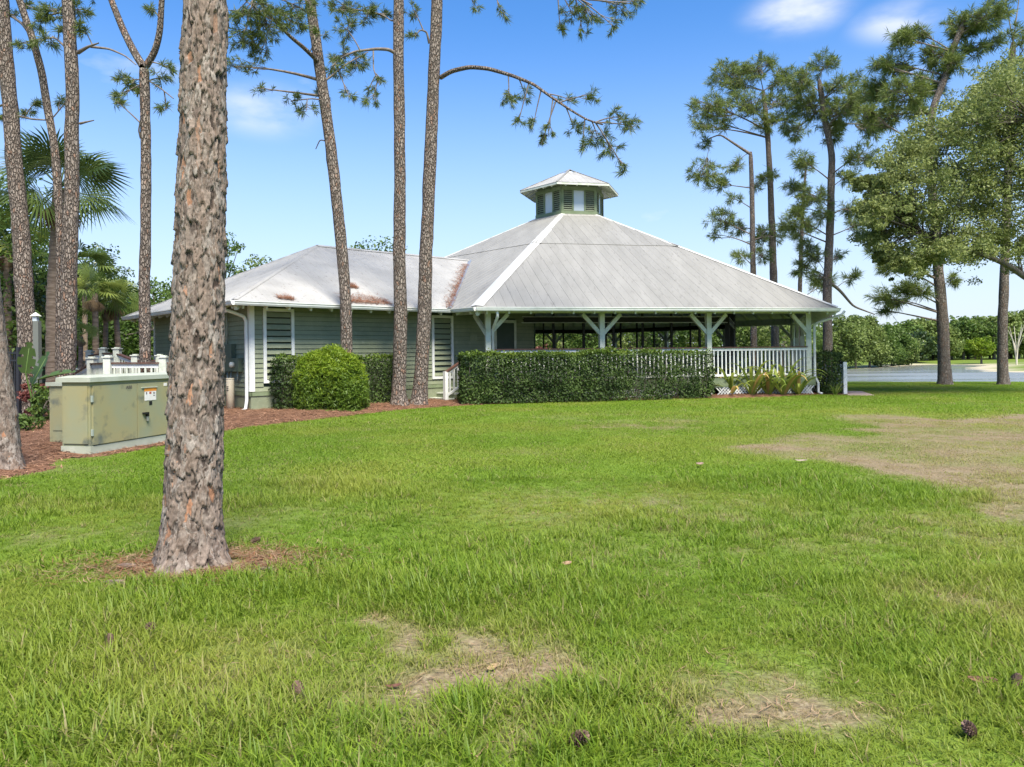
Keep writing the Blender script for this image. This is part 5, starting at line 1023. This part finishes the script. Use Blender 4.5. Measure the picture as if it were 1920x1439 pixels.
M['orange'] = mat('orange_label', (.75, .27, .04), rough=.5); M['paper'] = mat('white_label', (.75, .72, .68), (.66, .62, .58), rough=.6, scale=20); M['ink'] = mat('label_ink', (.05, .04, .05), rough=.6); M['inkred'] = mat('label_red_ink', (.4, .1, .06), rough=.6)
lb = cbox('warning_label', 1.18, 1.46, -.0165, -.012, .77, .98, M['paper'], d2); cbox('label_header', 1.17, 1.47, -.0175, -.0165, .925, .985, M['orange'], d2)
cbox('label_print', 1.215, 1.235, -.0185, -.0165, .875, .915, M['ink'], d2); cbox('label_print', 1.29, 1.34, -.0185, -.0165, .88, .915, M['inkred'], d2); cbox('label_print', 1.385, 1.43, -.0185, -.0165, .87, .88, M['ink'], d2); cbox('label_print', 1.385, 1.43, -.0185, -.0165, .893, .903, M['ink'], d2); cbox('label_print', 1.385, 1.43, -.0185, -.0165, .84, .85, M['ink'], d2)
cbox('black_tag', 1.29, 1.36, -.0165, -.012, .69, .755, M['black'], d2); cbox('white_tag', 1.66, 1.74, -.0165, -.012, 1.0, 1.05, M['paper'], d2)
lk = MB(); q = P0+fd*1.17-sdv*.035; lk.box(q+V3(0, 0, .56), (.1, .05, .03), fd); lk.box(q+V3(0, 0, .54)+fd*.045, (.035, .05, .07), fd); lk.build('latch', M['black'], d2)
lk = MB(); lk.box(q+V3(0, 0, .47)+fd*.05, (.03, .03, .08), fd); lk.build('padlock', M['steel'], d2)
fc = bpy.data.curves.new('lettering', 'FONT'); fc.body = 'ABB'; fc.size = .075; fc.extrude = .001; fc.align_x = 'CENTER'; fc.materials.append(M['ink']); fo = bpy.data.objects.new('lettering', fc); dg = None
S.collection.objects.link(fo); bpy.context.view_layer.update(); lm = bpy.data.meshes.new_from_object(fo.evaluated_get(bpy.context.evaluated_depsgraph_get())); bpy.data.objects.remove(fo)
lo = obj('lettering', lm, d1); lo.matrix_local = Matrix.Translation(Vector(tuple(P0+fd*.82-sdv*.0135+V3(0, 0, .99)-org(cab)))) @ Matrix.Rotation(math.atan2(fd[1], fd[0]), 4, 'Z') @ Matrix.Rotation(math.pi/2, 4, 'X')
rb = cbox('rear_compartment', .72, 2.0, DC, 1.45, .02, HC-.16, M['cab']); 
b = MB(); b.hexa(c8(.69, 2.03, DC-.005, 1.5, HC-.16, HC-.10)); b.build('rear_lid', M['cabtop'], rb); cbox('rear_panel', .71, .72, DC+.1, 1.38, .3, HC-.3, M['cab'], rb)
# ---------------------------------------------------------------- electric meter group on the wing's end wall
def endp(px, py, out=.0): t = wall_t(px); q = wing(SW+out, t, 0); return wing(SW+out, t, aty(px, py, q[1])[2])
mt = thing('electric_meter', endp(436, 690)*V3(1, 1, 0)+V3(0, 0, 1.0), 'green electric meter boxes with conduits on the siding wall beside the downspout', 'meter')
def wbox(nm, x0, x1, y0, y1, dp, m, par): 
    a, b_ = endp(x0, y0), endp(x1, y1); t0, t1 = wall_t(x0), wall_t(x1); b = MB(); c = (a+b_)/2+WA*(dp/2+.0); b.box(c, (abs(t1-t0), dp, abs(a[2]-b_[2])), WN); return b.build(nm, m, par)
bx1 = wbox('breaker_box', 428, 443, 646, 697, .14, M['meter'], mt); bx2 = wbox('meter_box', 443, 456, 672, 697, .14, M['meter'], mt); wbox('junction_box', 416, 426, 665, 703, .12, M['meter'], mt)
q = endp(447, 684)+WA*.14; b = MB(); b.tube([q, q+WA*.09, q+WA*.11], [.075, .075, .04], 14); b.build('meter_dial', mat('meter_glass', (.55, .56, .5), rough=.15, spec=.7), bx2, smooth=True)
for nm, p in (('conduit', [endp(430, 572), endp(430, 646)]), ('conduit', [endp(430, 697), endp(430, 735), endp(428, 775)]), ('conduit', [endp(437, 697), endp(434, 730), endp(430, 740)]), ('conduit', [endp(449, 697), endp(449, 715)]), ('conduit', [endp(421, 703), endp(421, 760)])):
    b = MB(); b.tube([c+WA*.06 for c in p], .022, 7); b.build(nm, M['conduit'], mt, smooth=True)
pq = endp(450, 776)+WA*.28; pq[2] = 0; pdl = thing('cable_pedestal', pq, 'beige round cable pedestal standing beside the white downspout', 'pedestal')
b = MB(); b.tube([pq-V3(0, 0, .05), pq+V3(0, 0, .86), pq+V3(0, 0, .9)], [.105, .105, .095], 18); b.build('housing', M['beige'], pdl, smooth=True)
b = MB(); b.tube([pq+V3(0, 0, .9), pq+V3(0, 0, .925)], [.108, .104], 18); b.build('cap', M['beige'], pdl)
for dz in (.6, .65, .7): b = MB(); b.box(pq+V3(-.03, -.104, dz), (.05, .012, .018)); b.build('vent', M['black'], pdl)
# ---------------------------------------------------------------- black picket fence
def fence(label, p0, p1, h, gap=.115):
    p0, p1 = V3(*p0), V3(*p1); ln = np.linalg.norm(p1-p0); d = (p1-p0)/ln; root = thing('picket_fence', p0, label, 'fence')
    b = MB(); b.box(p0+V3(0, 0, h/2+.03), (.075, .075, h+.06), d); b.build('post', M['fence'], root); b = MB(); b.box(p1+V3(0, 0, h/2+.03), (.075, .075, h+.06), d); b.build('post', M['fence'], root)
    for z in (h-.08, h-.26, .18): b = MB(); b.beam(p0+V3(0, 0, z), p1+V3(0, 0, z), .035, .04); b.build('rail', M['fence'], root)
    n = int(ln/gap); pm = MB(); pm.box((0, 0, h/2), (.022, .022, h-.06)); me = pm.mesh('picket', M['fence'])
    for i in range(1, n): obj('picket', me, root, p0+d*(i*ln/n)-org(root), math.atan2(d[1], d[0]))
f0 = at(36, 791); fence('black metal picket fence between the border trunk and the paddle-leaf plant', f0, f0+V3(-3.4, .9, 0), 1.72); f1 = G(168, 25); fence('black metal picket fence behind the white ramp railing', f1, G(112, 22.5), 1.45)
# ---------------------------------------------------------------- white ramp railings
def rail_run(label, posts, capz, slope_end=None):
    root = thing('ramp_railing', posts[0]*V3(1, 1, 0), label, 'railing')
    for p in posts:
        b = MB(); b.box(V3(p[0], p[1], p[2]/2-.1), (.17, .17, p[2]+.2)); po = b.build('post', M['beam'], root); b = MB(); b.box(V3(p[0], p[1], p[2]+.015), (.22, .22, .03)); b.box(V3(p[0], p[1], p[2]+.04), (.12, .12, .03)); b.build('post_cap', M['beam'], po)
    for p, q in zip(posts[:-1], posts[1:]):
        za, zb = p[2]-.13, q[2]-.13; A_, B_ = V3(p[0], p[1], 0), V3(q[0], q[1], 0); b = MB(); b.beam(A_+V3(0, 0, za), B_+V3(0, 0, zb), .13, .035); b.build('handrail', M['cap'], root)
        b = MB(); b.beam(A_+V3(0, 0, za-.07), B_+V3(0, 0, zb-.07), .04, .1); b.build('top_rail', M['white'], root); b = MB(); b.beam(A_+V3(0, 0, za-.82), B_+V3(0, 0, zb-.82), .04, .08); b.build('bottom_rail', M['white'], root)
        n = int(np.linalg.norm(B_-A_)/.13)
        for i in range(1, n): f_ = i/n; c = A_+(B_-A_)*f_; z = za+(zb-za)*f_; b = MB(); b.box(c+V3(0, 0, z-.45), (.04, .04, .7)); b.build('baluster', M['beam'], root)
        b = MB(); b.beam(A_+V3(0, 0, (za-.9)/2), B_+V3(0, 0, (zb-.9)/2), .05, max(.1, (za-.9))); b.build('skirt', M['beam'], root)
rail_run('near white ramp railing with capped posts behind the utility cabinet', [aty(140, 694, 22.0), aty(172, 673, 19.2), aty(203, 671, 18.0), aty(307, 671, 18.3), aty(372, 671, 18.6)], 1.4)
rail_run('rear white ramp railing sloping down beyond the near one', [aty(168, 660, 23.5), aty(194, 655, 22.5), aty(220, 655, 21.5), aty(254, 668, 21.0), aty(300, 668, 21.0)], 1.6)
# ---------------------------------------------------------------- pale lamp post
lp = G(70, 18.0); lt = thing('garden_lamp_post', lp, 'pale grey garden lamp post behind the red-barked pine', 'lamp post'); zt = aty(70, 603, 18.0)[2]
b = MB(); b.box(lp+V3(0, 0, zt/2-.05), (.13, .13, zt+.1)); b.build('post', mat('lamp_post_grey', (.13, .14, .125), rough=.6), lt); b = MB(); b.box(lp+V3(-.03, 0, zt+.06), (.1, .1, .12)); b.build('lantern', M['glass'], lt)
b = MB(); c = lp+V3(-.03, 0, 0); b.add([c+V3(x, y_, zt+.12) for x, y_ in ((-.09, -.09), (.09, -.09), (.09, .09), (-.09, .09))]+[c+V3(0, 0, zt+.22)], [(3, 2, 1, 0), (0, 1, 4), (1, 2, 4), (2, 3, 4), (3, 0, 4)]); b.build('lamp_cap', M['beam'], lt)
# ---------------------------------------------------------------- pine straw on the roof and on the ground
def strands(name, pts, nrm, ln, wd_, m, r, label=None, cat=None):
    n = len(pts); a = unit(np.cross(nrm+r.normal(size=(n, 3))*.12, r.normal(size=(n, 3)))); s_ = unit(np.cross(a, nrm))*wd_*r.uniform(.6, 1.3, (n, 1)); l_ = ln*r.uniform(.5, 1.2, (n, 1)); bend = s_/wd_*l_*r.normal(size=(n, 1))*.12
    v = np.stack([pts-a*l_/2, pts-s_+bend, pts+a*l_/2, pts+s_+bend], 1).reshape(-1, 3); o = obj(name, mesh_np(name, v, np.arange(4*n).reshape(n, 4), m, {'rnd': np.repeat(r.uniform(0, 1, n), 4)})); tag(o, label, cat, kind='stuff'); return o
M['straw'] = mat('pine_straw', (.26, .115, .06), None, rough=.8, spec=.15, rnd=('rnd', (.12, .06, .035))); M['strawpale'] = mat('pale_straw', (.33, .23, .14), None, rough=.8, spec=.15, rnd=('rnd', (.22, .14, .08)))
r = np.random.default_rng(61); nW = unit(WN*WS+V3(0, 0, 1))
def on_wing(s, t): return np.stack([wing(a, b, 0) for a, b in zip(s, t)])+np.stack([0*s, 0*s, ZE+(WX-t)*WS+.03+r.uniform(0, .05, len(s))], 1)
for nm, pxs, t0, tr_, n in (('drift of brown pine straw lying along the wing gutter', (650, 738), WX-.05, .42, 600), ('small pine straw tuft higher on the wing roof', (688, 712), WX-1.15, .25, 260), ('thin streak of pine straw near the wing roof corner', (528, 556), WX-.1, .22, 150)):
    s = r.uniform(wall_s(pxs[1], WX), wall_s(pxs[0], WX), n); t = t0-np.abs(r.normal(size=n))*tr_*.55*(.4+fbm(s*2, s*0, 4, 2)); strands('roof_straw', on_wing(s, t), np.tile(nW, (n, 1)), .3, .006, M['straw'], r, nm, 'pine straw')
t = np.clip(WX*r.uniform(.12, 1, 620), 0, WX); s = SV+t*(AE-SV)/WX+np.abs(r.normal(size=620))*.16+.02; strands('roof_straw', on_wing(s, t), np.tile(nW, (620, 1)), .32, .006, M['straw'], r, 'brown pine straw filling the roof valley', 'pine straw')
n = 26000; q = np.stack([r.uniform(-14, 3.5, n*3), r.uniform(8, 25, n*3)], 1); q = q[(mulch_in(q[:, 0], q[:, 1]) > .03)][:n]; q = np.concatenate([q, (mulch_z(q[:, 0], q[:, 1])+.012+r.uniform(0, .02, len(q)))[:, None]], 1); strands('mulch_straw', q, np.tile(V3(0, 0, 1), (len(q), 1)), .24, .008, M['strawmix'] if 'strawmix' in M else mat('mulch_straw', (.40, .23, .14), None, rough=.85, rnd=('rnd', (.09, .042, .026))), r)
n = 90000; q = np.stack([r.uniform(-5, 9, n), r.uniform(2.2, 16, n)], 1); dm = dry_mask(q[:, 0], q[:, 1])*(mulch_in(q[:, 0], q[:, 1]) < 0); q = q[r.uniform(0, 1, n) < dm*.5]; q = np.concatenate([q, (ground_z(q[:, 0], q[:, 1])+.008+r.uniform(0, .015, len(q)))[:, None]], 1); strands('lawn_straw', q, np.tile(V3(0, 0, 1), (len(q), 1)), .11, .0025, M['strawpale'], r)
n = 3600; a = r.uniform(0, 6.28, n); d_ = .2+np.abs(r.normal(size=n))*.28; q = np.stack([TB[0]+np.cos(a)*d_*1.5+.1, TB[1]+np.sin(a)*d_*.8, 0*a], 1); q[:, 2] = ground_z(q[:, 0], q[:, 1])+.012+r.uniform(0, .03, n); strands('trunk_straw', q[::2], np.tile(V3(0, 0, 1), (n//2, 1)), .16, .003, M['straw'], r); strands('trunk_straw', q[1::2], np.tile(V3(0, 0, 1), (n//2, 1)), .16, .003, M['strawpale'], r)
# ---------------------------------------------------------------- cones, fallen leaves, bark bits
M['cone'] = mat('pine_cone', (.10, .06, .045), (.2, .13, .1), rough=.8, scale=60)
def cone_mesh():
    vs, fs = [], []; n = 72
    for i in range(n):
        t = i/n; a = i*2.39996; rr = .032*math.sin(math.pi*(.12+.8*t))**.7; z = -.045+.095*t; o = V3(math.cos(a), math.sin(a), 0); s_ = V3(-math.sin(a), math.cos(a), 0); b0 = o*rr*.35+V3(0, 0, z-.006); tip = o*rr*1.15+V3(0, 0, z+.012); i0 = len(vs)
        vs += [b0-s_*.004, b0+s_*.004, tip+s_*.0085, tip+o*.003+V3(0, 0, .004), tip-s_*.0085, b0+V3(0, 0, .01)]; fs += [(i0, i0+1, i0+2, i0+3), (i0, i0+3, i0+4, i0), (i0+5, i0+4, i0+3, i0+2)]
    b = MB(); b.add(vs, [tuple(dict.fromkeys(f)) for f in fs]); b.tube([(0, 0, -.05), (0, 0, -.02), (0, 0, .03), (0, 0, .055)], [.006, .017, .013, .003], 8); return b.mesh('pine_cone', M['cone'])
cm = cone_mesh()
for i, (px, py, lab) in enumerate(((206, 1214, 'dark pine cone lying upright in the grass'), (284, 1188, 'pale brown pine cone half sunk in the grass'), (560, 1312, 'round dark pine cone beside a worn turf patch'), (1082, 1412, 'long pine cone lying in thick grass below the bare patch'), (1820, 1390, 'small black pine cone below the fallen brown leaf'), (1906, 1296, 'dark pine cone next to the fallen brown leaf'), (478, 1024, 'pine cone among the needles right of the big trunk'))):
    c = at(px, py); o = obj('pine_cone', cm, None, c+V3(0, 0, gzf(c[0], c[1])+.035)); o.rotation_euler = (r.uniform(.6, 1.6), r.uniform(-.4, .4), r.uniform(0, 6.28)); s_ = (.6, .68, .68, .8, .66, .66, .75)[i]; o.scale = (s_,)*3; tag(o, lab, 'pine cone', 'pine cones on the lawn')
def fallen(name, label, px, py, L_, W_, col, curl, rz, h=.05):
    c = at(px, py); vs, fs = [], []; K_ = 8
    for k in range(K_+1):
        t = k/K_; w_ = W_/2*math.sin(math.pi*(.05+.92*t))**.7; x = (t-.5)*L_; z = curl*(4*(t-.5)**2)*L_*.3
        for q in (-1, -.5, 0, .5, 1): vs.append((x, q*w_, z+abs(q)**2*w_*.45*curl*2+.002*math.sin(7*t+q*3)))
    for k in range(K_):
        for q in range(4): fs.append((k*5+q, k*5+q+1, k*5+q+6, k*5+q+5))
    o = obj(name, mesh_np(name, vs, fs, mat(name+'_tone', col, tuple(x*.6 for x in col), rough=.7, scale=30), smooth=True), None, c+V3(0, 0, gzf(c[0], c[1])+h), rz); o.rotation_euler.x = .35; md = o.modifiers.new('thickness', 'SOLIDIFY'); md.thickness = .0015; tag(o, label, 'leaf')
fallen('fallen_leaf', 'long fallen reddish brown leaf on the grass', 1842, 1292, .12, .04, (.2, .10, .065), .25, -.25, .035); fallen('fallen_leaf', 'curled pale tan leaf on the bare turf patch', 922, 1264, .075, .03, (.30, .21, .11), .5, .9, .012); fallen('fallen_leaf', 'dark red curled leaf at the edge of the bare turf patch', 738, 1297, .07, .02, (.12, .05, .035), .5, .2, .012); fallen('fallen_leaf', 'small pale leaf on the open lawn', 1062, 1068, .08, .04, (.28, .18, .11), .6, .5, .04); fallen('fallen_leaf', 'whitish leaf at the rim of the bare dirt patch', 1502, 870, .16, .05, (.3, .25, .18), .3, -.1, .03); fallen('fallen_leaf', 'pinkish dry leaf lying on the lawn beyond the dirt rim', 1312, 878, .11, .06, (.26, .18, .14), .5, .3, .045)
M['chip'] = mat('bark_chip', (.13, .09, .07), (.22, .17, .14), rough=.9, scale=25)
for px, py, L_, lab in ((215, 1100, .16, 'pale stick lying at the foot of the massive pine'), (238, 1068, .14, 'grey bark slab left of the massive pine'), (500, 1076, .14, 'dark bark piece right of the massive pine')):
    c = at(px, py); b = MB(); b.add([(x*L_/2, y_*.028, z) for x, y_, z in ((-1, -.5, 0), (-.3, -1, .004), (.6, -.8, .008), (1, .1, 0), (.5, .9, .006), (-.6, .8, .004), (-1, -.5, .02), (-.3, -1, .026), (.6, -.8, .028), (1, .1, .018), (.5, .9, .024), (-.6, .8, .024))], [(5, 4, 3, 2, 1, 0), (6, 7, 8, 9, 10, 11)]+[(i, (i+1) % 6, 6+(i+1) % 6, 6+i) for i in range(6)])
    o = obj('bark_piece', b.mesh('bark_piece', M['chip']), None, c+V3(0, 0, gzf(c[0], c[1])+.012), r.uniform(-.4, .4)); tag(o, lab, 'bark')
# ---------------------------------------------------------------- grass: instanced tufts, one uncountable lawn
def blade_clump(seed, n, hgt, wid, spread, lean, seg=3):
    r = np.random.default_rng(seed); V_, F_, A_ = [], [], []
    for i in range(n):
        a = r.uniform(0, 6.28); o = V3(math.cos(a), math.sin(a), 0); s_ = V3(-o[1], o[0], 0); p = V3(r.normal()*spread, r.normal()*spread, -.008); h_ = hgt*r.uniform(.5, 1.15); l_ = lean*r.uniform(.3, 1.3); w_ = wid*r.uniform(.7, 1.2); i0 = len(V_); tw = r.normal()*.5; s_ = s_*math.cos(tw)+o*math.sin(tw); av = r.uniform(0, 1)
        for k in range(seg+1):
            t = k/seg; c = p+o*h_*l_*t*t+V3(0, 0, h_*(t-.28*l_*t*t)); w2 = w_*(1-t**1.6)*.5+.0003; V_ += [c-s_*w2, c+s_*w2]; A_ += [av, av]
        for k in range(seg): F_.append((i0+2*k, i0+2*k+1, i0+2*k+3, i0+2*k+2))
    return np.array(V_), np.array(F_), np.array(A_)
def grass_mat():
    m = bpy.data.materials.new('grass_blades'); m.use_nodes = True; t = m.node_tree; t.nodes.clear(); K = t.links.new
    o = N(t, 'ShaderNodeOutputMaterial'); p = N(t, 'ShaderNodeBsdfPrincipled'); p.inputs['Roughness'].default_value = .5; p.inputs['Specular IOR Level'].default_value = .3
    def attr(n_, ty='GEOMETRY'): q = N(t, 'ShaderNodeAttribute'); q.attribute_name = n_; q.attribute_type = ty; return q.outputs['Fac']
    def mix(a, b, f):
        q = N(t, 'ShaderNodeMix', data_type='RGBA')
        for s, v in (('A', a), ('B', b)):
            if hasattr(v, 'links'): K(v, q.inputs[s])
            else: q.inputs[s].default_value = tuple(v)+(1,)
        K(f, q.inputs[0]); return q.outputs['Result']
    g = mix((.115, .205, .014), (.235, .345, .03), attr('rnd')); g = mix(g, (.29, .325, .05), attr('tone', 'INSTANCER')); g = mix(g, (.36, .29, .14), attr('straw', 'INSTANCER'))
    K(g, p.inputs['Base Color']); tr = N(t, 'ShaderNodeBsdfTranslucent'); K(g, tr.inputs['Color']); ms = N(t, 'ShaderNodeMixShader'); ms.inputs[0].default_value = .48; K(p.outputs[0], ms.inputs[1]); K(tr.outputs[0], ms.inputs[2]); K(ms.outputs[0], o.inputs['Surface']); return m
GM = grass_mat()
kinds = [(1, 13, .048, .0052, .032, 1.5), (2, 10, .085, .0060, .028, .95), (3, 26, .043, .0085, .09, 1.3)]
pr = []
for sd_, n, h_, w_, sp_, ln in kinds: v, f, a = blade_clump(sd_, n, h_, w_, sp_, ln); pr.append(bpy.data.objects.new('grass_tuft', mesh_np('grass_tuft', v, f, GM, {'rnd': a}, smooth=True)))
r = np.random.default_rng(99); PT, SC, KD, TN, ST = [], [], [], [], []
def zone(y0, y1, dens, kind_fn, sc):
    hw = lambda y: .70*y+2.4; n = int(dens*(hw(y0)+hw(y1))*(y1-y0)); y = np.sqrt(r.uniform(y0*y0, y1*y1, n)); x = r.uniform(-1, 1, n)*hw(y)
    d = dry_mask(x, y); ok = (mulch_in(x, y) < .02) & (polydist(x, y, lake) < -4) & (r.uniform(0, 1, n) > np.clip(d*.95-.2, 0, .62)) & (np.hypot(x-FP[0, 0], y-FP[0, 1]) > .24)
    x, y, d = x[ok], y[ok], d[ok]; lush = fbm(x*.9+3, y*.9+8, 63, 3); z = ground_z(x, y); n = len(x)
    cx_, cy_ = at(870, 1110)[:2]; l2 = gauss(x, y, cx_, cy_, .75, .4)+gauss(x, y, *at(1150, 1330)[:2], .5, .25)+gauss(x, y, *at(300, 1380)[:2], .7, .25)+gauss(x, y, *at(1000, 1400)[:2], .9, .2)*.5
    PT.append(np.stack([x, y, z], 1)); SC.append(sc*(.7+.75*np.clip(lush*1.2-.2+l2*.7, 0, 1.2))*(1-.45*d)*r.uniform(.75, 1.25, n)); KD.append(kind_fn(n, lush+l2*.6)); TN.append(np.clip((fbm(x*.55+1, y*.55+2, 71, 3)-.42)*2.2+d*.55+r.normal(size=n)*.12, 0, 1)); ST.append(np.clip(d*1.1-.25+r.normal(size=n)*.15, 0, 1)*(r.uniform(0, 1, n) < .8)+(r.uniform(0, 1, n) < .045)*.8)
zone(2.3, 5.0, 900, lambda n, l: np.where(r.uniform(0, 1, n) < np.clip((l-.42)*3, .08, .9), 1, 0), 1.0)
zone(5.0, 9.0, 420, lambda n, l: np.where(r.uniform(0, 1, n) < np.clip((l-.45)*3, .05, .8), 1, 0), 1.12)
zone(9.0, 16.0, 110, lambda n, l: np.full(n, 2), 1.15); zone(16.0, 34.0, 42, lambda n, l: np.full(n, 2), 1.5)
PT, SC, KD, TN, ST = np.concatenate(PT), np.concatenate(SC), np.concatenate(KD), np.concatenate(TN), np.concatenate(ST)
me = bpy.data.meshes.new('lawn_grass'); me.vertices.add(len(PT)); me.vertices.foreach_set('co', PT.astype(np.float32).ravel())
for nm, ar in (('sc', SC), ('tone', TN), ('straw', np.clip(ST, 0, 1)), ('rot', r.uniform(0, 6.283, len(PT)))): a = me.attributes.new(nm, 'FLOAT', 'POINT'); a.data.foreach_set('value', ar.astype(np.float32))
a = me.attributes.new('kd', 'INT', 'POINT'); a.data.foreach_set('value', KD.astype(np.int32))
go = obj('lawn_grass', me); tag(go, 'green lawn grass with straw-coloured worn patches', 'grass', kind='stuff')
ng = bpy.data.node_groups.new('grass_scatter', 'GeometryNodeTree'); ng.interface.new_socket('Geometry', in_out='INPUT', socket_type='NodeSocketGeometry'); ng.interface.new_socket('Geometry', in_out='OUTPUT', socket_type='NodeSocketGeometry')
gi, gout = N(ng, 'NodeGroupInput'), N(ng, 'NodeGroupOutput'); K = ng.links.new; jn = N(ng, 'GeometryNodeJoinGeometry')
def named(n_, ty): q = N(ng, 'GeometryNodeInputNamedAttribute', data_type=ty); q.inputs['Name'].default_value = n_; return q.outputs['Attribute']
kd, scn, rot = named('kd', 'INT'), named('sc', 'FLOAT'), named('rot', 'FLOAT'); cx3 = N(ng, 'ShaderNodeCombineXYZ'); K(rot, cx3.inputs['Z'])
for i in range(3):
    oi = N(ng, 'GeometryNodeObjectInfo'); oi.inputs['Object'].default_value = pr[i]; ip = N(ng, 'GeometryNodeInstanceOnPoints'); cmp = N(ng, 'FunctionNodeCompare', data_type='INT', operation='EQUAL'); cmp.inputs[3].default_value = i
    K(kd, cmp.inputs[2]); K(gi.outputs[0], ip.inputs['Points']); K(cmp.outputs[0], ip.inputs['Selection']); K(oi.outputs['Geometry'], ip.inputs['Instance']); K(scn, ip.inputs['Scale']); K(cx3.outputs[0], ip.inputs['Rotation']); K(ip.outputs[0], jn.inputs[0])
K(jn.outputs[0], gout.inputs[0]); md = go.modifiers.new('scatter', 'NODES'); md.node_group = ng
print('grass tufts', len(PT))
